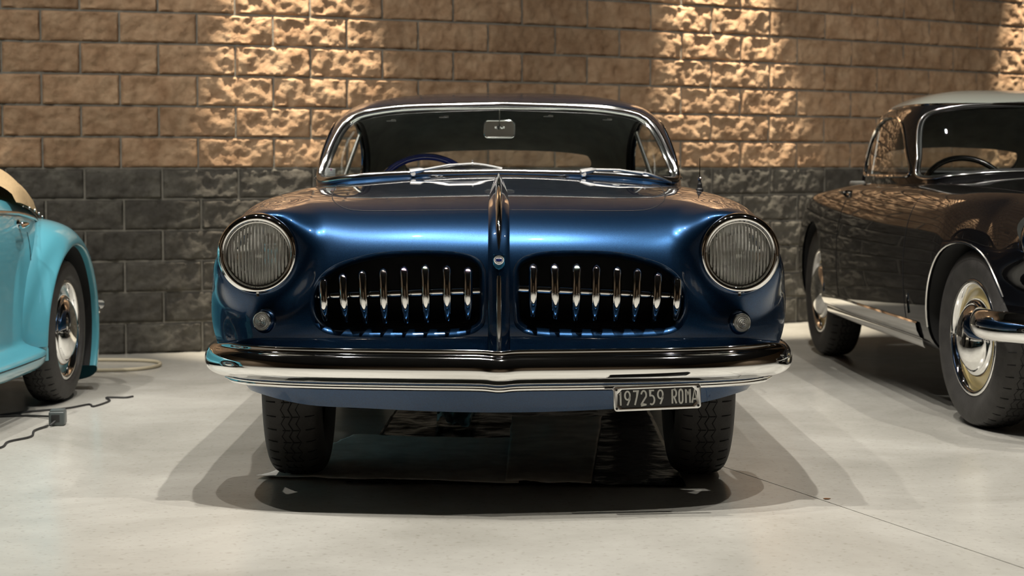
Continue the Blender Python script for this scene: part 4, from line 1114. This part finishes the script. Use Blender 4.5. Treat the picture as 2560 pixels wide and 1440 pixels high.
# ================================================================== turquoise cabriolet (rear axle at the origin, nose towards the viewer)
def cabriolet():
    root = empty('vintage_cabriolet', (-2.425, 7.50, 0), -.02); tag(root, 'turquoise vintage cabriolet with beige folded top, at the left edge', 'car')
    tq = M['turq']; R = .292
    # body tub: cross sections (half), from nose to tail
    def sec(y, wt, wm, wl, zt, zb, crown, fl):
        # half section from deck centre outwards, down the side to the flared sill
        return [(0, y, zt + crown), (wt * .5, y, zt + crown * .8), (wt * .86, y, zt + crown * .25), (wt, y, zt - .02), (wm, y, zt - .16), (wm * 1.005, y, (zt + zb) / 2), (wl, y, zb + .16), (wl + fl * .35, y, zb + .095), (wl + fl, y, zb + .06), (wl + fl * 1.02, y, zb + .02), (wl + fl * .85, y, zb)]
    S = [sec(-2.62, .14, .16, .16, .62, .24, .03, .02), sec(-2.56, .24, .27, .27, .70, .22, .04, .03), sec(-2.35, .31, .35, .36, .76, .20, .05, .06), sec(-2.0, .36, .41, .42, .80, .19, .05, .10),
         sec(-1.5, .42, .46, .47, .825, .18, .05, .12), sec(-1.0, .465, .505, .505, .825, .175, .03, .11), sec(-.6, .475, .515, .515, .835, .175, .03, .105), sec(-.35, .47, .51, .51, .82, .18, .04, .10),
         sec(-.1, .455, .50, .49, .795, .20, .05, .06), sec(.15, .42, .46, .45, .75, .22, .06, .02), sec(.40, .36, .40, .40, .66, .24, .06, .0), sec(.60, .27, .31, .31, .54, .25, .05, .0), sec(.70, .15, .18, .18, .42, .27, .03, .0)]
    S = np.array(S); n = len(S); m = S.shape[1]
    S[5:, :7, 0] *= np.linspace(1.04, 1.13, len(S) - 5)[:, None]
    full = np.concatenate([S[:, ::-1] * np.array([-1, 1, 1]), S[:, 1:]], 1); mf = full.shape[1]
    # smooth along both directions
    A = np.stack([cr(full[:, k], 6) for k in range(mf)], 1)
    B = np.stack([cr(A[i], 4) for i in range(len(A))], 0); nr, nc = B.shape[:2]
    V = B.reshape(-1, 3); T = quads2tris(grid_faces(nr, nc)); N = vnormals(V, T)
    if N[np.argmax(V[:, 2])][2] < 0: T = T[:, ::-1]; N = -N
    bvh = BVHTree.FromPolygons([tuple(v) for v in V], [tuple(int(i) for i in t) for t in T])
    def side(y, z, sg): return bvh.ray_cast(Vector((sg * 3, y, z)), Vector((-sg, 0, 0)))[0]
    # cockpit opening
    ck = [(.40 * math.copysign(abs(math.cos(a)) ** .5, math.cos(a)), -.72 + .42 * math.copysign(abs(math.sin(a)) ** .5, math.sin(a))) for a in np.linspace(0, 2 * math.pi, 60, endpoint=False)]
    V1, N1, T1, l1 = trim(V, N, T, np.where(V[:, 2] > .7, sdf(ck, V[:, :2]), 9.0))
    g = np.where(np.abs(V1[:, 0]) > .38, np.hypot(V1[:, 1], V1[:, 2] - R) - .325, 9.0)
    V1, N1, T1, _ = trim(V1, N1, T1, g)
    g = np.where(np.abs(V1[:, 0]) > .30, np.hypot(V1[:, 1] + 2.1, V1[:, 2] - R) - .325, 9.0)
    V1, N1, T1, _ = trim(V1, N1, T1, g)
    body = mobj('body_shell', V1, T1, tq, root, normals=N1)
    mobj('floor_pan', *box((0, -.9, .24), (.84, 2.9, .06), .01), M['dark'], root, smooth=False)
    mobj('tail_underside', *box((0, .3, .33), (.5, .5, .12), .02), M['dark'], root, smooth=False)
    for sg in (1, -1):
        for yc, rear in ((0, True), (-2.1, False)):
            # fender around the wheel: outline radius by angle (0 = towards the tail, 90 = up, 180 = towards the nose)
            ang = [-32, -18, 0, 20, 45, 70, 90, 110, 135, 160, 180, 196]
            rad = [.50, .488, .475, .462, .452, .452, .455, .462, .475, .505, .545, .57]
            if not rear: rad = rad[::-1]
            V = []; cross = []
            aa = np.linspace(-32, 196, 90)
            rr = np.array([np.interp(a, ang, rad) for a in aa])
            for _ in range(6): rr[1:-1] = (rr[:-2] + 2 * rr[1:-1] + rr[2:]) / 4
            for a, Ro in zip(aa, rr):
                ar = math.radians(a); ri = .343
                fr_ = np.clip((a - 110) / 90, 0, 1) if rear else np.clip((60 - a) / 90, 0, 1)      # the side that melts into the body
                bl = 0
                sp_ = Ro - ri
                pr = [(.30, Ro - .04), (.40, Ro - .004), (.47, Ro), (.54, Ro - .10 * sp_), (.597, Ro - .32 * sp_), (.632, Ro - .64 * sp_), (.642, ri + .14 * sp_), (.641, ri + .03 * sp_), (.634, ri), (.615, ri)]
                for x, r_ in pr:
                    xx = x - .10 * fr_ * (x - .38) / .26 * (1 if r_ > ri + .03 else .35)
                    V.append((sg * xx, yc + (.04 if rear else -.04) + r_ * math.cos(ar), R + r_ * math.sin(ar)))
            m_ = 10; G = np.array(V).reshape(len(aa), m_, 3); G = np.stack([cr(G[i], 4) for i in range(len(aa))], 0)
            fixn(mobj('rear_fender' if rear else 'front_fender', G.reshape(-1, 3), grid_faces(G.shape[0], G.shape[1]), tq, root))
            li = [(.615, .3435), (.30, .3435)]; Vl = []
            for a in aa:
                for x, r_ in li: Vl.append((sg * x, yc + (.04 if rear else -.04) + r_ * math.cos(math.radians(a)), R + r_ * math.sin(math.radians(a))))
            mobj('wheel_arch_liner', Vl, grid_faces(len(aa), 2), M['dark'], root)
            mobj('wheel_well', *box((sg * .34, yc, .42), (.05, .62, .36)), M['dark'], root, smooth=False)
            wh = wheel(root, sg * .548, yc, R, sg, .135, .195, 'turq', 'chrome', True)
        # belt moulding
        q = []
        for y in np.linspace(-2.3, .22, 40):
            zt = np.interp(y, [-2.35, -1.5, -1.0, -.6, -.35, -.1, .15, .4], [.72, .785, .79, .785, .775, .750, .70, .62]); h = side(y, zt, sg)
            if h: q.append((h.x + sg * .001, h.y, h.z))
        mobj('belt_moulding', *tube(q, .0085, 8), M['steel'], root)
        # door handle with round escutcheon
        h = side(-.40, .735, sg); dh = empty('door_handle', (h.x, -.40, .735)); dh.parent = root
        mobj('handle_lever', *tube(cr([(0, 0, 0), (sg * .035, 0, 0), (sg * .042, -.03, -.002), (sg * .04, -.10, -.008)], 4), [.008] * 5 + [.0075] * 4 + [.009, .009, .009, .006][:4], 10), M['chrome'], dh)
        fixn(mobj('handle_rose', *lathe([(.018, 0), (.017, sg * .006), (.009, sg * .010)], 20, 'x'), M['chrome'], dh))
        q = [tuple(side(-.30 + .02 * (z - .5), z, sg)) for z in np.linspace(.30, .70, 14)]
        mobj('door_gap', *tube(q, .002, 6), M['gap'], root)
        q = [tuple(side(y, .222, sg)) for y in np.linspace(-1.65, -.36, 14)]
        mobj('sill_seam', *tube(q, .0018, 6), M['gap'], root)
        tl = empty('tail_lamp', (sg * .60, .485, .335)); tl.parent = root
        mobj('lamp_body', *lathe([tuple(p) for p in cr([(.024, -.03), (.026, .0), (.022, .02), (.012, .03), (.0005, .032)], 4)], 24, 'y'), M['chrome'], tl)
    # folded beige top
    Vt = []; nu, nv = 60, 44
    for i in range(nu + 1):
        for j in range(nv + 1):
            u, v = i / nu * 2 - 1, j / nv
            y = -.42 + .56 * v; hw = .530 - .07 * v ** 2
            ph = math.sin(math.pi * min(1, max(0, v * .96 + .03)))
            top = .075 + .135 * ph ** .6 * (1 - .25 * v)
            ed = max(0, 1 - abs(u) ** 3.2)
            fold = .010 * math.sin(v * 16 + 3 * abs(u) + 2 * noise.noise(Vector((u * 2, v * 3, 1)))) + .012 * noise.noise(Vector((u * 4, v * 5, 4)))
            base = np.interp(y, [-.5, -.35, -.1, .15], [.835, .825, .795, .750])
            z = base - .01 + (top * ed ** .55 + fold * (ed ** .4)) * 1.0
            x = u * hw * (1.0 + .04 * ed)
            Vt.append((x, y + .012 * noise.noise(Vector((u * 3, v * 3, 9))), z))
    fixn(mobj('folded_top', Vt, grid_faces(nu + 1, nv + 1), M['canvas'], root))
    for sg in (1, -1):
        for k in range(5):
            y = -.30 + k * .09; h = side(y, np.interp(y, [-.35, -.1, .15], [.775, .745, .70]), sg)
            mobj('top_stud', *lathe([(.006, 0), (.005, sg * .004), (.0005, sg * .005)], 10, 'x', (h.x + sg * .008, h.y, h.z + .035)), M['steel'], root)
    # windscreen and seats
    wf = [(-.40, -1.12, .84), (-.38, -1.05, 1.08), (.38, -1.05, 1.08), (.40, -1.12, .84)]
    mobj('windscreen_frame', *tube(cr(wf, 6), .012, 8), M['chrome'], root)
    mobj('windscreen', *prism([(-.385, .85), (-.37, 1.07), (.37, 1.07), (.385, .85)], -1.088, -1.083), M['glass'], root, smooth=False)
    mobj('seat_back', *box((0, -.42, .60), (.74, .12, .40), .05, 3), M['canvas'], root)
    # rear bumper
    path = [(-.62, .50, .36), (-.5, .70, .36), (-.2, .78, .36), (.2, .78, .36), (.5, .70, .36), (.62, .50, .36)]
    mobj('rear_bumper', *tube(cr(path, 6), .022, 10), M['chrome'], root)
cabriolet()

# ================================================================== things on the floor
def sheet(name, label, corners, m, seed, z0, amp, nx=60, ny=40, group=None, cat='sheet', thick=.0012, freq=(5, 9)):
    """a thin wrinkled sheet; corners near-left, near-right, far-right, far-left on the floor"""
    A, B, C, D = [np.array(c, float) for c in corners]; V = []
    for j in range(ny + 1):
        for i in range(nx + 1):
            u, v = i / nx, j / ny
            p = (A * (1 - u) + B * u) * (1 - v) + (D * (1 - u) + C * u) * v
            h = noise.fractal(Vector((u * freq[0] + seed, v * freq[1], seed)), .8, 2.0, 5)
            w_ = .010 * noise.noise(Vector((u * 6, v * 6 + seed, 2)))
            pin = min(1.0, max(0.0, min(math.hypot((p[0] - tx_) / 1.6, p[1] - 5.725) for tx_ in (-.66, .576)) - .06) / .10)
            zz = (z0 + amp * max(0, .35 + h)) * pin + .0004 * (1 - pin)
            V.append((p[0] + w_ * (v if 0 < j < ny else 1) * .6, p[1] + .012 * noise.noise(Vector((u * 5 + seed, v * 2, 5))), zz))
    F = grid_faces(ny + 1, nx + 1)
    o = mobj(name, V, F, m); tag(o, label, cat, group)
    md = o.modifiers.new('thickness', 'SOLIDIFY'); md.thickness = thick; md.offset = 1
    return o
M['paper'] = mat('absorbent_paper', (0.90, 0.86, 0.80), 0.85, 0, 0, 0.2, 0.18, 10, 0.35, 26)
M['paper2'] = mat('stained_paper', (0.84, 0.78, 0.70), 0.85, 0, 0, 0.2, 0.22, 7, 0.35, 20)
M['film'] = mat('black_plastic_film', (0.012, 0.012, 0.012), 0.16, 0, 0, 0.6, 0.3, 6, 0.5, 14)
M['bluerag'] = mat('pale_blue_paper', (0.25, 0.38, 0.40), 0.85, 0, 0, 0.2, 0.12, 12, 0.3, 30)
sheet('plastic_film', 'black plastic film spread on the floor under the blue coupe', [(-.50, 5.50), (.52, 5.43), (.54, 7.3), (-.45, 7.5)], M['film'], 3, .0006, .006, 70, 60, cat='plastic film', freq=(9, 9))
sheet('paper_sheet', 'white edged paper sheet pinned under the left front tyre', [(-.785, 5.585), (.02, 5.455), (.03, 6.35), (-.56, 6.45)], M['paper'], 11, .009, .005, 60, 40, 'papers under the blue coupe', 'paper sheet', freq=(4, 12))
sheet('paper_sheet', 'dim grey paper sheet lying between the front tyres of the blue coupe', [(-.02, 5.47), (.235, 5.415), (.34, 6.9), (.0, 6.9)], M['paper2'], 19, .014, .005, 40, 50, 'papers under the blue coupe', 'paper sheet', freq=(3, 14))
sheet('crumpled_paper', 'small pale blue scrap of paper under the middle of the blue coupe', [(-.27, 6.62), (-.15, 6.55), (-.12, 7.3), (-.30, 7.25)], M['bluerag'], 29, .024, .03, 24, 24, None, 'paper scrap', freq=(3, 3))

# grey adapter with its cords beside the turquoise car
ad = empty('power_adapter', (-1.685, 6.78, 0), .12); tag(ad, 'grey plastic power adapter on the floor by the turquoise car', 'adapter')
mobj('adapter_case', *box((0, 0, .027), (.058, .075, .052), .006, 3), M['plastic'], ad)
mobj('adapter_lid', *box((0, .0, .0545), (.050, .066, .006), .002, 2), M['plastic'], ad)
mobj('adapter_panel', *box((-.004, -.0385, .028), (.030, .002, .028), .0008), M['cable'], ad)
mobj('strain_relief', *tube([(-.005, -.036, .018), (-.012, -.052, .012), (-.02, -.066, .007)], [.005, .0045, .0035], 8), M['cable'], ad)
q = cr([(-1.705, 6.712, .006), (-1.725, 6.60, .004), (-1.70, 6.45, .004), (-1.745, 6.33, .004), (-1.735, 6.2, .004), (-1.79, 6.08, .004), (-1.86, 5.95, .004), (-1.95, 5.8, .004)], 8)
tag(mobj('extension_cord', *tube(q, .0042, 8), M['cable']), 'thin black cord trailing left from the grey power adapter', 'cord')
q = cr([(-1.70, 6.83, .03), (-1.74, 6.92, .012), (-1.86, 7.0, .004), (-1.98, 6.98, .004), (-1.90, 7.10, .004), (-1.76, 7.22, .004), (-1.70, 7.34, .004), (-1.665, 7.28, .004), (-1.64, 7.45, .004), (-1.675, 7.56, .004), (-1.60, 7.56, .004), (-1.575, 7.60, .004)], 8)
tag(mobj('extension_cord', *tube(q, .0042, 8), M['cable']), 'black cord looping behind the rear tyre of the turquoise car', 'cord')
q = [(-2.02 + .33 * math.cos(a), 8.78 + .26 * math.sin(a) + .02 * math.sin(3 * a), .009) for a in np.linspace(.3, 2 * math.pi + .1, 80)]
tag(mobj('garden_hose', *tube(q, .008, 8), M['hose']), 'beige hose coiled on the floor by the charcoal wall', 'hose')
q = [(2.62 + .10 * math.cos(a), 7.0, 0.0) for a in (0, 1)]
# small dry leaf on the floor at the right
lf = [(-.010, 0), (-.004, .006), (.006, .005), (.011, 0), (.005, -.005), (-.005, -.005)]
V, F = prism(lf, .001, .003, 'xy'); V = [(x + .905, y + 5.24, z) for x, y, z in V]
tag(mobj('dry_leaf', V, F, mat('rust_leaf', (0.22, 0.09, 0.03), 0.8, var=0.1), smooth=False), 'tiny rust brown leaf fragment on the pale floor', 'leaf')
